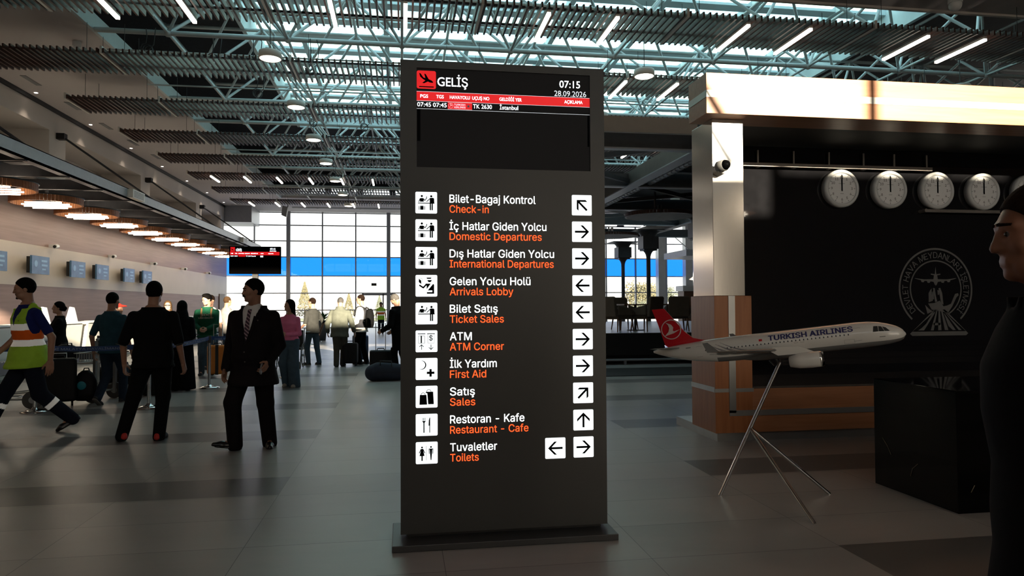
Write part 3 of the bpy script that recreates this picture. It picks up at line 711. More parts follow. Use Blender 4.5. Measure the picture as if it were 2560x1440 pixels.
def g_wc():
    g = [circ(.285, .755, .042), circ(.695, .765, .042), rect(.475, .16, .49, .82), [(.245, .69), (.325, .69), (.40, .36), (.17, .36)], rect(.255, .14, .318, .38),
         [(.59, .69), (.80, .69), (.75, .64), (.64, .64)], [(.635, .66), (.755, .66), (.715, .165), (.675, .165)]]
    return g+line([(.245, .68), (.155, .50)], .035)+line([(.325, .68), (.41, .50)], .035)+line([(.605, .68), (.615, .46)], .03)+line([(.785, .68), (.775, .46)], .03)
GL = [g_desk(1), g_desk(1), g_desk(1), g_customs(), g_desk(0), g_atm(), g_aid(), g_bags(), g_food(), g_wc()]
WTX = [('Bilet-Bagaj Kontrol', 'Check-in', 213, 96), ('İç Hatlar Giden Yolcu', 'Domestic Departures', 240, 228), ('Dış Hatlar Giden Yolcu', 'International Departures', 259, 258), ('Gelen Yolcu Holü', 'Arrivals Lobby', 199, 156),
       ('Bilet Satış', 'Ticket Sales', 117, 132), ('ATM', 'ATM Corner', 53, 132), ('İlk Yardım', 'First Aid', 114, 88), ('Satış', 'Sales', 60, 61), ('Restoran - Kafe', 'Restaurant - Cafe', 182, 192), ('Tuvaletler', 'Toilets', 114, 69)]
PXM = (1.241-.094)/(1475.5-1042)
for i, z in enumerate(rowz):
    mb = MB(); mb.prism(rounded(IX0, z-IW/2, IX0+IW, z+IW/2, .008), (0, TY_-.002, 0), U, V, (0, .003, 0))
    t = mb.build('pictogram_tile', M['w_lit'], tt)
    mb = MB()
    for q in GL[i]: mb.add([(IX0+IW*x, TY_-.0027, z-IW/2+IW*y) for x, y in q], [tuple(range(len(q)))])
    if i == 5: put_text(mb, '$', (IX0+IW*.70, TY_-.0027, z-IW/2+IW*.535), U, V, .032, None, INTER, .01, align='c')
    mb.build('symbol', M['ink'], t)
    a, b, wa, wb = WTX[i]
    mb = MB(); put_text(mb, a, (.303, TY_-.0012, z+.004), U, V, .0505, wa*PXM, INTER, .005); mb.build('white_lettering', M['w_lit'], tt)
    mb = MB(); put_text(mb, b, (.303, TY_-.0012, z-.061), U, V, .0475, wb*PXM, INTER, .004); mb.build('orange_lettering', M['o_lit'], tt)
arr = [135, 0, 0, 180, 180, 0, 0, 45, 90, 0]
def arrow_tile(x, z, ang):
    mb = MB(); w = .135; mb.prism(rounded(x-w/2, z-w/2, x+w/2, z+w/2, .007), (0, TY_-.002, 0), U, V, (0, .003, 0)); t = mb.build('arrow_tile', M['w_lit'], tt)
    c, s = math.cos(R(ang)), math.sin(R(ang)); mb = MB()
    def rot(p): return (x+.135*(p[0]*c-p[1]*s), TY_-.0027, z+.135*(p[0]*s+p[1]*c))
    for q in ([(-.36, -.05), (.30, -.05), (.30, .05), (-.36, .05)], [(.36, 0), (.05, .315), (-.08, .315), (.235, 0)], [(.36, 0), (.235, 0), (-.08, -.315), (.05, -.315)]):
        mb.add([rot(p) for p in q], [tuple(range(len(q)))])
    mb.build('arrow', M['ink'], t)
for i, z in enumerate(rowz): arrow_tile(1.179, z+.001, arr[i])
arrow_tile(.989, rowz[9], 180)

# ================================================================== FLIGHT SCREEN ON A POLE
ft = thing('flight_screen', 'black flight departure screen on a dark pole behind the man in a suit', 'screen', (-3.45, 17.6, 0))
fx0, fx1, fz0, fz1, fy = -4.03, -2.90, 2.31, 2.935, 17.5
MB().box(fx0-.02, fy, fz0-.015, fx1+.02, fy+.12, fz1+.015).build('case', M['screen2'], ft)
fs = MB().box(fx0, fy-.004, fz0, fx1, fy, fz1).build('screen', M['screen2'], ft)
yy = fy-.0055
def fr(a, b, c, d, y=yy): return [(fx0+(fx1-fx0)*a, y, fz1-(fz1-fz0)*d), (fx0+(fx1-fx0)*c, y, fz1-(fz1-fz0)*d), (fx0+(fx1-fx0)*c, y, fz1-(fz1-fz0)*b), (fx0+(fx1-fx0)*a, y, fz1-(fz1-fz0)*b)]
mb = MB(); mb.add(fr(0, .18, 1, .31), [(0, 1, 2, 3)]); mb.add(fr(.01, .01, .10, .17), [(0, 1, 2, 3)]); mb.add(fr(.17, .315, .31, .37), [(0, 1, 2, 3)]); mb.build('header_bar', M['red_lit'], fs)
mb = MB(); mb.add([(fx0+.012+(x-.105)*.8, yy-.0006, fz1-.02-(z_-2.914)*-.8-.085) for x, z_ in pl], [tuple(range(len(pl)))]); mb.build('departing_plane_mark', M['ink'], fs)
mb = MB(); W_ = fx1-fx0
put_text(mb, 'GİDİŞ', (fx0+.12*W_, yy, fz1-.10), U, V, .055, .13, None, .012); put_text(mb, '07:15', (fx0+.81*W_, yy, fz1-.062), U, V, .040, .12, None, .012); put_text(mb, '28.09.2026', (fx0+.80*W_, yy, fz1-.104), U, V, .022, .15, None, .008)
for s, a, w in (('PGS', .02, .05), ('TGS', .10, .05), ('HAVAYOLU', .17, .13), ('UÇUŞ NO', .30, .11), ('GİDECEĞİ YER', .42, .16), ('KAPI', .62, .06), ('AÇIKLAMA', .77, .12)): put_text(mb, s, (fx0+a*W_, yy-.0006, fz1-.165), U, V, .02, w, None, .015)
for s, a, w in (('08:30', .01, .07), ('08:30', .09, .07), ('TK 2631', .32, .11), ('İstanbul', .43, .10)): put_text(mb, s, (fx0+a*W_, yy, fz1-.228), U, V, .022, w, None, .006)
mb.add(fr(.61, .325, .67, .39), [(0, 1, 2, 3)]); mb.build('lettering', M['scr_w'], fs)
MB().box(-3.53, 17.52, .02, -3.40, 17.62, 2.31).build('pole', M['black'], ft)
MB().box(-3.75, 17.3, 0, -3.15, 17.85, .025).build('base_plate', M['steel_dark'], ft)
# ================================================================== INFORMATION STAND (wood, steel and black glass)
ks = thing('display_stand', 'large wooden display stand with black glass wall and sunlit wood fascia', 'stand', (6.5, 7.9, 0))
mb = MB(); KX1 = 10.6
M['rail'] = P('dull_steel_rail', (.20, .18, .165), .5, metal=.4)
MB().box(3.23, 7.09, 3.56, KX1, 7.56, 4.0).build('fascia_beam', M['wood_h'], ks, bevel=.003)
mb = MB(); mb.box(3.226, 7.086, 3.735, KX1, 7.09, 3.81); mb.box(3.226, 7.086, 3.735, 3.23, 7.56, 3.81); mb.build('fascia_inlay', M['inlay'], ks)
MB().box(3.385, 7.3, 1.60, 3.752, 7.85, 3.56).build('steel_pillar', M['brushed'], ks, bevel=.004)
MB().box(3.375, 7.27, .10, 3.81, 7.9, 1.60).build('wood_post', M['wood'], ks, bevel=.003)
mb = MB(); mb.box(3.535, 7.262, .32, 3.612, 7.27, 1.60); mb.box(3.535, 7.262, .285, KX1, 7.27, .345); mb.box(3.368, 7.28, .545, 3.375, 7.9, .60); mb.box(3.368, 7.265, .545, 3.82, 7.27, .585)
mb.build('post_inlay', M['inlay'], ks)
MB().box(3.81, 7.28, .10, KX1, 8.5, .578).build('bench_body', M['wood_h'], ks)
MB().box(3.81, 7.27, .578, KX1, 8.5, .60).build('bench_top', M['bench_top'], ks, bevel=.003)
MB().box(3.42, 7.33, 0, KX1, 8.5, .10).build('plinth', M['inlay'], ks)
MB().box(3.80, 8.5, .56, KX1, 8.62, 3.56).build('glass_wall', M['blackglass'], ks)
MB().box(3.80, 7.56, 3.57, KX1, 8.62, 3.95).build('head_panel', M['black'], ks)
# emblem etched on the glass: two rings, circular lettering, aeroplane, hand and runway triangle
ex, ez, er, gy = 7.115, 1.70, .555, 8.4985
mb = MB()
def ringarc(r0, r1, a0, a1, n=80):
    v = []
    for i in range(n+1):
        a = R(a0+(a1-a0)*i/n); v += [(ex+r0*math.sin(a), gy, ez+r0*math.cos(a)), (ex+r1*math.sin(a), gy, ez+r1*math.cos(a))]
    mb.add(v, [(2*i, 2*i+1, 2*i+3, 2*i+2) for i in range(n)])
ringarc(.530, .555, -138, 138); ringarc(.372, .390, -152, 152)
txt = 'DEVLET HAVA MEYDANLARI İŞLETMESİ'; vsA = 0
wd_ = []
for ch in txt:
    if ch == ' ': wd_.append(.30); continue
    vs, fs = text_geo(ch, INTER); wd_.append(vs[:, 0].max()-vs[:, 0].min()+.10)
tot = sum(wd_); ang = -133.; sc_ = 266./tot
for ch, w in zip(txt, wd_):
    if ch != ' ':
        vs, fs = text_geo(ch, INTER); a = R(ang+sc_*w/2); r0 = .418; k = .082/cap_h(INTER)
        u = Vector((math.cos(a), 0, -math.sin(a))); v = Vector((math.sin(a), 0, math.cos(a))); xm = (vs[:, 0].max()+vs[:, 0].min())/2
        mb.add([Vector((ex, gy, ez))+v*(r0+y*k)+u*((x-xm)*k*1.0) for x, y in vs], fs)
    ang += sc_*w
def em(poly): mb.add([(ex+x*er, gy, ez+y*er) for x, y in poly], [tuple(range(len(poly)))])
half = [(0, .545), (.015, .40), (.02, .36), (.13, .375), (.13, .35), (.045, .335), (.06, .24), (.30, .235), (.56, .265), (.56, .255), (.40, .215), (.385, .17), (.33, .165), (.30, .20), (.24, .195), (.22, .15), (.165, .15), (.14, .185), (.06, .175), (.025, .10), (0, .085)]
em(half); em([(-x, y) for x, y in reversed(half)])
for q in ([(-.20, -.10), (-.15, -.02), (-.10, .02), (-.06, -.02), (-.12, -.10), (-.08, -.28), (-.20, -.32)], [(-.12, .0), (-.08, .02), (-.05, -.10), (-.06, -.25), (-.10, -.25)], [(-.07, .03), (-.03, .02), (0, -.18), (.03, -.30), (-.03, -.32)], [(.07, .02), (.12, .03), (.17, -.10), (.20, -.38), (.14, -.36), (.10, -.15)], [(.04, -.02), (.08, -.04), (.08, -.14), (.05, -.14)],
          [(-.22, -.35), (-.05, -.34), (.10, -.28), (.14, -.34), (.20, -.42), (.30, -.40), (.40, -.36), (.52, -.12), (.60, -.10), (.62, -.15), (.56, -.20), (.44, -.42), (.32, -.58), (-.12, -.50)], [(-.30, -.38), (-.20, -.48), (-.10, -.54), (-.24, -.60)]): em(q)
for q in ([(-.66, -1.03), (.80, -1.03), (.86, -1.08), (.80, -1.13), (-.66, -1.13), (-.72, -1.08)], [(-.66, -1.03), (-.72, -1.08), (-.05, -.50), (.02, -.50)], [(.80, -1.03), (.86, -1.08), (.24, -.50), (.17, -.50)],
          [(-.50, -1.0), (-.34, -1.0), (-.28, -.92), (-.05, -.60), (-.02, -.52), (-.06, -.52), (-.28, -.84), (-.40, -.94)], [(-.16, -1.0), (-.08, -1.0), (.03, -.53), (0, -.53)], [(.04, -1.0), (.13, -1.0), (.10, -.53), (.06, -.53)], [(-.08, -.82), (.10, -.82), (.10, -.88), (-.08, -.88)],
          [(.22, -1.0), (.32, -1.0), (.17, -.55), (.13, -.53)], [(.32, -.90), (.44, -1.0), (.52, -1.0), (.24, -.62), (.20, -.58)], [(.60, -1.0), (.68, -1.0), (.27, -.60), (.22, -.56)]): em(q)
mb.build('etched_emblem', M['etch'], ks)['label'] = 'grey round emblem with aeroplane, hand and runway'
mb = MB(); mb.box(4.25, 8.40, 3.28, 7.02, 8.43, 3.325)
for x in (4.55, 5.05, 5.55, 6.05, 6.50, 6.98): mb.cyl((x, 8.46, 3.30), (x, 8.46, 3.50), .012, n=8); mb.box(x-.02, 8.43, 3.275, x+.02, 8.5, 3.30)
mb.build('upper_rail', M['rail'], ks)
mb = MB(); mb.box(6.88, 8.40, 2.725, 9.6, 8.43, 2.765); mb.cyl((6.90, 8.38, 2.745), (6.90, 8.5, 2.745), .025, n=12); mb.box(9.2, 8.43, 2.73, 9.24, 8.5, 2.76)
mb.build('lower_rail', M['rail'], ks)
# dome camera on the steel pillar
t = thing('dome_camera', 'dark grey dome camera fixed to the bright steel pillar', 'camera', (3.44, 7.1, 3.0))
MB().cyl((3.45, 7.30, 2.98), (3.45, 7.17, 2.99), .062, n=20).build('mount', M['lampwhite'], t)
MB().lathe([(0, 0), (.05, 0), (.062, .02), (.062, .11), (.055, .12)], (3.40, 7.20, 3.0), (.33, -1, .05), 24).build('housing', M['grey'], t)
MB().ball((3.438, 7.085, 3.006), .052, 16, 10).build('lens_dome', M['stone_black'], t)
# wall clocks
def clock():
    t = thing('wall_clock', '', 'clock')
    MB().lathe([(.0, .06), (.235, .06), (.25, .05), (.25, -.02), (.225, -.045), (.205, -.04), (.200, -.022)], (0, 0, 0), (0, 1, 0), 48).build('case', M['rim'], t)
    MB().disc((0, -.02, 0), .203, (0, -1, 0), 48).build('dial', M['dial'], t)
    mb = MB(); y = -.0212
    for k in range(60):
        a = 2*PI*k/60; big = k % 5 == 0; r0, r1, w = (.172, .194, .0035) if big else (.182, .194, .0011)
        s, c = math.sin(a), math.cos(a); u = Vector((c*w, 0, -s*w)); d = Vector((s, 0, c))
        o = Vector((0, y, 0)); mb.add([o+d*r0-u, o+d*r0+u, o+d*r1+u, o+d*r1-u], [(0, 1, 2, 3)])
    for k in range(1, 13):
        a = 2*PI*k/12; put_text(mb, str(k), (.143*math.sin(a), y, .143*math.cos(a)-.016), (1, 0, 0), (0, 0, 1), .032, None, INTER, .012, align='c')
    for (x0, z0, w) in ((-.045, .062, .09), (-.025, -.072, .05)): mb.add([(x0, y, z0), (x0+w, y, z0), (x0+w, y, z0+.004), (x0, y, z0+.004)], [(0, 1, 2, 3)])
    mb.build('dial_markings', P('clock_print', (.10, .10, .10), .5), t)
    MB().box(-.0085, -.026, -.03, .0085, -.023, .12).build('hour_hand', M['ink'], t)
    MB().box(-.006, -.030, -.035, .006, -.0265, .175).build('minute_hand', M['ink'], t)
    return t
CK = clock()
for i in range(5):
    o = CK if i == 0 else dup(CK)
    o.location = (5.702+.702*i, 8.44, 3.02); o['label'] = 'round white wall clock reading twelve, %s from the left on the black glass' % ORD[i]; o['group'] = 'white clocks on the black glass'
# black stone block in front
bk = thing('stone_block', 'low black polished stone block beside the model aeroplane', 'block', (4.9, 4.95, 0))
MB().box(3.92, 4.508, 0, 6.6, 5.405, .875).build('body', M['stone_black'], bk, bevel=.004)
mb = MB()
for pts in ([(3.917, 5.30, .40), (3.917, 5.24, .34), (3.917, 5.20, .28)], [(3.917, 4.9, .27), (3.917, 4.96, .22), (3.917, 4.98, .16)], [(4.05, 4.505, .20), (4.02, 4.505, .15)]): mb.tube(pts, .002, 4)
mb.build('veins', M['vein'], bk)

# ================================================================== MODEL AEROPLANE ON A TRIPOD
tp = thing('tripod_stand', 'thin polished steel three-legged stand under the model aeroplane', 'stand', (2.82, 5.05, 0))
MB().cyl((2.476, 5.274, 0), (2.914, 5.12, 1.05), .0135, n=14).build('main_pole', M['chrome'], tp)
MB().cyl((2.700, 5.197, .53), (2.785, 4.477, 0), .013, n=14).build('leg', M['chrome'], tp)
MB().cyl((2.705, 5.195, .53), (3.342, 5.158, 0), .013, n=14).build('leg', M['chrome'], tp)
PW = P('model_white_gloss', (.68, .66, .62), .18, var=.02, coat=.6); PG = P('model_grey_gloss', (.17, .17, .165), .25, var=.05, coat=.3); PR = P('model_red_gloss', (.50, .012, .02), .2, var=.05, coat=.5)
PN = P('model_navy_print', (.03, .03, .13), .4); PS = P('model_swirl_grey', (.22, .21, .22), .4); PK = P('model_black_print', (.015, .015, .015), .4); PWp = P('model_tail_white', (.62, .50, .48), .4)
pl = thing('model_aeroplane', 'white model airliner with red tail fin on a tripod stand', 'model aeroplane', (0, 0, 0))
L_, r_ = 1.88, .099
prof = [(-.94, .008, .045), (-.90, .022, .040), (-.82, .042, .030), (-.70, .064, .018), (-.56, .084, .008), (-.42, .096, .002), (-.30, .099, 0), (.0, .099, 0), (.40, .099, 0), (.62, .099, -.001), (.70, .096, -.003), (.77, .089, -.008), (.83, .077, -.015), (.88, .062, -.021), (.912, .046, -.026), (.932, .029, -.029), (.940, .016, -.030), (.943, .003, -.031)]
px_ = [p[0] for p in prof]
def fr_(x): return np.interp(x, px_, [p[1] for p in prof]), np.interp(x, px_, [p[2] for p in prof])
xs_ = np.concatenate([np.linspace(-.94, -.42, 14), np.linspace(-.36, .62, 12), np.linspace(.66, .942, 16)]); n = 40
mb = MB(); v = []
for x in xs_:
    r, c = fr_(x)
    for i in range(n):
        a = 2*PI*i/n; v.append((x, r*math.cos(a), c+r*math.sin(a)))
for j in range(len(xs_)-1):
    for i in range(n):
        zz = math.sin(2*PI*(i+.5)/n); mb.f.append((j*n+i, (j+1)*n+i, (j+1)*n+(i+1) % n, j*n+(i+1) % n)); mb.m.append(1 if zz < -.62 and xs_[j] > -.45 else 0); mb.s.append(True)
mb.v = v
fus = mb.build('fuselage', [PW, PG], pl)
def skin(x, z, e=.0012, s=-1):
    r, c = fr_(x); q = max(-.999, min(.999, (z-c)/(r+e))); return (x, s*math.sqrt(1-q*q)*(r+e), z)
def on_skin(mb, polys, e=.0012, s=-1):
    for q in polys: mb.add([skin(x, z, e, s) for x, z in q], [tuple(range(len(q)))])
mb = MB(); vs, fs_ = text_geo('TURKISH AIRLINES', INTER); x0, x1 = vs[:, 0].min(), vs[:, 0].max(); k = .60/(x1-x0); kz = .037/cap_h(INTER)
for ox, oy in ((-.03, 0), (.03, 0), (0, .02), (0, -.02)): mb.add([skin(-.012+(x+ox-x0)*k, .035+(y+oy)*kz, .0022) for x, y in vs], fs_)
mb.build('title_lettering', PN, fus)
mb = MB()
for i in range(40):
    x = -.50+.0285*i
    if x > .575 or (-.44 < x < -.33): continue
    on_skin(mb, [[(x+.0048*math.cos(a), .014+.0068*math.sin(a)) for a in np.linspace(0, 2*PI, 9)[:-1]]])
on_skin(mb, [[(.722, .014), (.757, .014), (.759, .053), (.731, .055)], [(.762, .014), (.798, .011), (.783, .047), (.764, .052)], [(.802, .012), (.835, .008), (.812, .036), (.788, .046)]], .0045)
mb.build('windows', PK, fus)
mb = MB()
for xa, xb, za, zb in ((-.575, -.53, -.035, .05), (.585, .64, -.04, .055), (.17, .195, -.005, .035), (.215, .24, -.005, .035), (.52, .59, -.055, -.025)):
    on_skin(mb, [[(xa, za), (xb, za), (xb, za+.0018), (xa, za+.0018)], [(xa, zb), (xb, zb), (xb, zb+.0012), (xa, zb+.0012)], [(xa, za), (xa+.0012, za), (xa+.0012, zb), (xa, zb)], [(xb, za), (xb+.0012, za), (xb+.0012, zb), (xb, zb)]])
vs, fs_ = text_geo('AIRBUS A320', INTER); k = .07/(vs[:, 0].max()); mb.add([skin(-.475+x*k, -.028+y*k*1.1) for x, y in vs], fs_)
on_skin(mb, [[(.76, -.03), (.80, -.031), (.80, -.026), (.76, -.025)], [(-.66, .045), (-.62, .045), (-.62, .052), (-.66, .052)]])
mb.build('door_outlines', PG, fus)
mb = MB(); on_skin(mb, [[(-.085, .038), (-.06, .038), (-.06, .054), (-.085, .054)]]); mb.build('flag_mark', PR, fus)
mb = MB()
for o_, w_, sg in ((0, .016, 0), (.03, .014, .012), (.065, .010, .022)):
    p0 = [(-.45+o_+.30*t, .042-sg*0-.085*math.sin(t*PI*.62)**1.0+sg) for t in np.linspace(0, 1, 14)]
    for (a, b), (c, d), t in zip(p0[:-1], p0[1:], np.linspace(0, 1, 13)):
        h = w_*math.sin(PI*min(1, t+.08)); on_skin(mb, [[(a, b-h/2), (c, d-h/2), (c, d+h/2), (a, b+h/2)]])
mb.build('tail_swirl', PS, fus)
# wings, tail
def wing(y0, y1, x0, c0, x1, c1, z0, z1, tk, s):
    mb = MB(); st = []
    for y, x, c, z in ((y0, x0, c0, z0), (y0+(y1-y0)*.36, x0+(x1-x0)*.36, c0*.62+c1*.10, z0+(z1-z0)*.36), (y1, x1, c1, z1)):
        st.append([(x-c*u_, s*y, z+w_*tk*c) for u_, w_ in ((0, 0), (.06, .45), (.3, .7), (.65, .45), (1, .02), (.65, -.25), (.3, -.4), (.06, -.3))])
    v = [p for q in st for p in q]; m = 8
    mb.add(v, [((j*m+i), (j*m+(i+1) % m), ((j+1)*m+(i+1) % m), ((j+1)*m+i)) for j in range(2) for i in range(m)], 0, True)
    mb.add(st[2], [tuple(range(8))]); return mb
for s, nm in ((-1, 'near'), (1, 'far')):
    w = wing(.05, .86, .20, .36, -.30, .075, -.06, .03, .10, s).build('wing', PG, pl)
    MB().prism([(-.30, .03), (-.38, .03), (-.405, .10), (-.37, .10)], (0, s*.86, 0), (1, 0, 0), (0, 0, 1), (0, s*.006, 0)).build('wing_tip', PG, w)
    for yy_, xx_ in ((.30, -.10), (.5, -.20), (.68, -.27)): MB().ball((xx_, s*yy_, -.055+yy_*.09), (.075, .009, .014), 10, 6).build('flap_fairing', PG, w)
    wing(.03, .31, -.70, .17, -.84, .065, .055, .08, .07, s).build('tailplane', PG, pl)
    e = MB().lathe([(.050, .0), (.058, .02), (.060, .08), (.056, .17), (.040, .235), (.028, .24)], (.36, s*.29, -.13), (-1, 0, 0), 28).build('engine', PW, pl)
    MB().lathe([(.046, .012), (.051, -.002), (.0585, .022), (.058, .026)], (.36, s*.29, -.13), (-1, 0, 0), 28).build('intake_lip', M['chrome'], e)
    mb = MB(); mb.disc((.345, s*.29, -.13), .049, (1, 0, 0), 24); mb.cyl((.18, s*.29, -.13), (.08, s*.29, -.13), .028, .01, 16); mb.build('fan_and_nozzle', PK, e)
    MB().prism([(.33, -.08), (.05, -.075), (.0, -.04), (.02, -.01), (.20, -.02), (.30, -.07)], (0, s*.29-.006, 0), (1, 0, 0), (0, 0, 1), (0, .012, 0)).build('pylon', PW, e)
MB().ball((.03, 0, -.075), (.30, .085, .045), 24, 12).build('belly_fairing', PG, pl)
# fin: swept, red, with the white ring and bird on both faces
fin = [(-.50, .092), (-.60, .125), (-.665, .19), (-.80, .395), (-.905, .40), (-.87, .27), (-.835, .09), (-.80, .06)]
mb = MB(); ym = .014
for s in (-1, 1):
    v = [(x, s*ym*(1 if i in (2, 7, 1) else .35), z) for i, (x, z) in enumerate(fin)]; mb.add(v, [tuple(range(8))[::s]])
a = [(x, -ym*(1 if i in (2, 7, 1) else .35), z) for i, (x, z) in enumerate(fin)]; b = [(x, -y, z) for x, y, z in a]
mb.add(a+b, [(i, (i+1) % 8, 8+(i+1) % 8, 8+i) for i in range(8)])
fn = mb.build('tail_fin', PR, pl)
mb = MB(); fc = (-.765, .215)
for s in (-1, 1):
    y = s*.0155; v = []
    for i in range(41):
        a = 2*PI*i/40; v += [(fc[0]+.083*math.cos(a), y, fc[1]+.083*math.sin(a)), (fc[0]+.076*math.cos(a), y, fc[1]+.076*math.sin(a))]
    mb.add(v, [(2*i, 2*i+1, 2*i+3, 2*i+2) for i in range(40)])
    bird = [(-.062, -.052), (-.025, -.018), (-.015, .012), (-.022, .040), (-.040, .062), (.005, .040), (.020, .015), (.012, -.010), (.022, -.018), (.072, -.008), (.020, -.033)]
    mb.add([(fc[0]+x, y, fc[1]+z) for x, z in bird], [tuple(range(len(bird)))])
mb.build('fin_emblem', PWp, fn)
MB().cyl((.02, 0, -.16), (.0, 0, -.11), .03, .045, 16).build('mount', PK, pl)
pl.rotation_euler = Matrix.Rotation(R(-36), 3, 'Z').to_4x4().to_euler()
pl.matrix_world = Matrix.Translation((2.898, 5.214, 1.185)) @ Matrix.Rotation(R(-32), 4, 'Z') @ Matrix.Rotation(R(-7.6), 4, 'Y')
# ================================================================== DEPARTURES SIDE (right, behind the stand)
M['beam_brown'] = P('brown_grey_steel', (.075, .066, .06), .5, var=.1)
rc = thing('canopy', 'dark steel canopy grid with pale edge beam behind the wayfinding totem', 'canopy', (8, 22, 5))
mb = MB(); mb.box(1.3, 13.0, 4.85, 26, 13.1, 5.15); mb.build('edge_beam', P('beige_painted_steel', (.40, .36, .31), .5, var=.04), rc)
for x in (1.35, 6.4, 11.6, 17.0, 22.5):
    mb = MB(); mb.box(x-.04, 13.1, 4.86, x+.04, 33.5, 5.3); mb.box(x-.16, 13.1, 4.83, x+.16, 33.5, 4.86, 1); mb.build('main_beam', [M['beam_brown'], M['alu']], rc)
for y in (14.5, 19.2, 23.8, 28.3, 33.2):
    mb = MB(); mb.box(1.3, y-.04, 4.88, 26, y+.04, 5.25); mb.box(1.3, y-.1, 4.85, 26, y+.1, 4.88, 1); mb.build('cross_beam', [M['steel_dark'], M['alu']], rc)
for x0, x1, y0, y1 in ((6.5, 11.5, 14.6, 19.1), (11.7, 16.9, 14.6, 19.1), (6.5, 11.5, 19.3, 23.7), (1.4, 6.3, 19.3, 23.7), (11.7, 16.9, 19.3, 23.7), (1.4, 6.3, 23.9, 33), (6.5, 11.5, 28.4, 33), (17.1, 22.4, 14, 33)):
    MB().box(x0, y0, 5.3, x1, y1, 5.34).build('roof_panel', M['steel_dark'], rc)
for x0, x1, y0, y1 in ((1.5, 6.3, 14.6, 19), (6.5, 11.5, 19.3, 23.7), (6.5, 11.5, 23.9, 28.2), (1.5, 6.3, 23.9, 28.2)):
    mb = MB(); mb.beam((x0, y0, 5.0), (x1, y1, 5.0), .09, .12); mb.beam((x1, y0, 5.05), (x0, y1, 5.05), .09, .12); mb.build('brace', M['steel_dark'], rc)
# perforated cable tray / duct runs on top
for i, (x, y0, y1) in enumerate(((6.75, 14, 33), (6.98, 14, 33))):
    mb = MB(); k = 0
    n = int((y1-y0)/.28)
    for j in range(n): mb.lathe([(.075, 0), (.09, .03), (.09, .08), (.075, .11)], (x, y0+j*.28, 5.0), (0, 1, 0), 8)
    mb.cyl((x, y0, 5.0), (x, y1, 5.0), .07, n=8)
    mb.build('ribbed_duct', M['alu'], rc)
for i, (x, y, s) in enumerate(((8.35, 22.0, 1.25), (8.75, 28.6, 1.2), (15.2, 21.6, 1.25))):
    o = dup(RP, (x, y, 4.42), label='large dark ring pendant under the right canopy, %s from the left' % ORD[i], group='ring pendants under the right canopy'); o.scale = (s, s, .6)
    for ch in list(o.children):
        if ch.name.startswith('light_tube'): bpy.data.objects.remove(ch)
        elif ch.name.startswith('slats'):
            ch.data = ch.data.copy(); ch.data.materials[0] = M['slat']
    MB().lathe([(.84, 4.46), (0, 4.45)], (0, 0, -4.5), n=40).build('dark_diffuser', P('mauve_diffuser', (.17, .15, .16), .6), o, local=True)
    MB().cyl((-.12, 0, .2), (-.12, 0, 1.47), .03, n=8).build('stem', M['steel_dark'], o, local=True)
for i, (x, y, z, w) in enumerate(((9.6, 28.3, 4.85, .8), (11.0, 23.8, 4.85, .5), (12.4, 23.8, 4.85, .9), (8.6, 28.3, 4.85, .5), (9.0, 33.2, 4.85, 1.6))):
    tag(MB().box(x-w/2, y-.05, z-.04, x+w/2, y+.05, z).build('light_bar', M['tube']), 'glowing light bar below the right canopy, %s from the left' % ORD[(1, 3, 4, 0, 2)[i]], 'ceiling light', 'light bars below the right canopy')
# columns with square capitals
def column(x, y, label):
    t = thing('capital_column', label, 'column', (x, y, 0)); t['kind'] = 'structure'
    MB().cyl((x, y, 0), (x, y, 3.9), .095, n=20).build('shaft', M['steel_dark'], t)
    mb = MB()
    for (w, z0, z1) in ((.36, 4.02, 4.58), (.30, 3.95, 4.02)): mb.box(x-w, y-w, z0, x+w, y+w, z1)
    pr = [(.095, 3.55)]+[(.095+.24*(1-math.cos(R(a))), 3.6+.38*math.sin(R(a))) for a in range(0, 91, 15)]+[(0, 3.98), (0, 3.45)]
    mb.lathe([(r, z) for r, z in pr[:-2]], (x, y, 0), n=20)
    pr2 = [(.34+.40*(1-math.cos(R(a))), 4.55+.30*math.sin(R(a))) for a in range(0, 91, 15)]; mb.lathe(pr2, (x, y, 0), n=20)
    mb.box(x-.74, y-.74, 4.82, x+.74, y+.74, 4.85)
    mb.build('capital', M['steel_dark'], t)
column(11.1, 25.0, 'nearest dark column with square capital under the right canopy'); column(10.95, 30.3, 'middle dark column with square capital under the right canopy'); column(11.6, 36.0, 'farthest dark column with square capital under the right canopy')
# small canopy near the end window
sc_ = thing('entrance_canopy', 'small grey canopy with a thin tie rod before the end window on the right', 'canopy', (21, 40, 4))
MB().box(16.2, 38.5, 4.35, 24, 42, 4.72).build('slab', M['steel_grey'], sc_); MB().cyl((16.4, 38.6, 4.72), (19.6, 49.0, 6.6), .03, n=6).build('tie_rod', M['steel_dark'], sc_)
# raised cafe platform
pf = thing('platform', 'raised black cafe platform behind the display stand', 'platform', (10, 22, 0)); pf['kind'] = 'structure'
MB().box(4.2, 17.5, .22, 20, 30, .78).build('deck', M['black'], pf); MB().box(4.2, 17.5, .775, 20, 30, .79).build('deck_floor', M['tile'], pf)
MB().box(4.2, 17.75, 0, 20, 30, .22).build('recessed_base', M['totem_base'], pf)
mb = MB(); mb.box(4.2, 17.2, .10, 20, 17.5, .13)
for x in (5.6, 7.6, 9.6, 11.6): mb.box(x-.03, 17.25, 0, x+.03, 17.31, .13)
mb.build('step_rail', M['steel_grey'], pf)
mb = MB(); mb.box(3.6, 14.4, 0, 20, 16.2, .012); tag(mb.build('floor_mat', P('dark_mat', (.02, .02, .02), .9)), 'long dark mat on the floor in front of the black cafe platform', 'mat')
CU = P('taupe_upholstery', (.115, .085, .06), .85, var=.15, bump=.1); CW = P('chair_leg_wood', (.16, .075, .035), .5, var=.2)
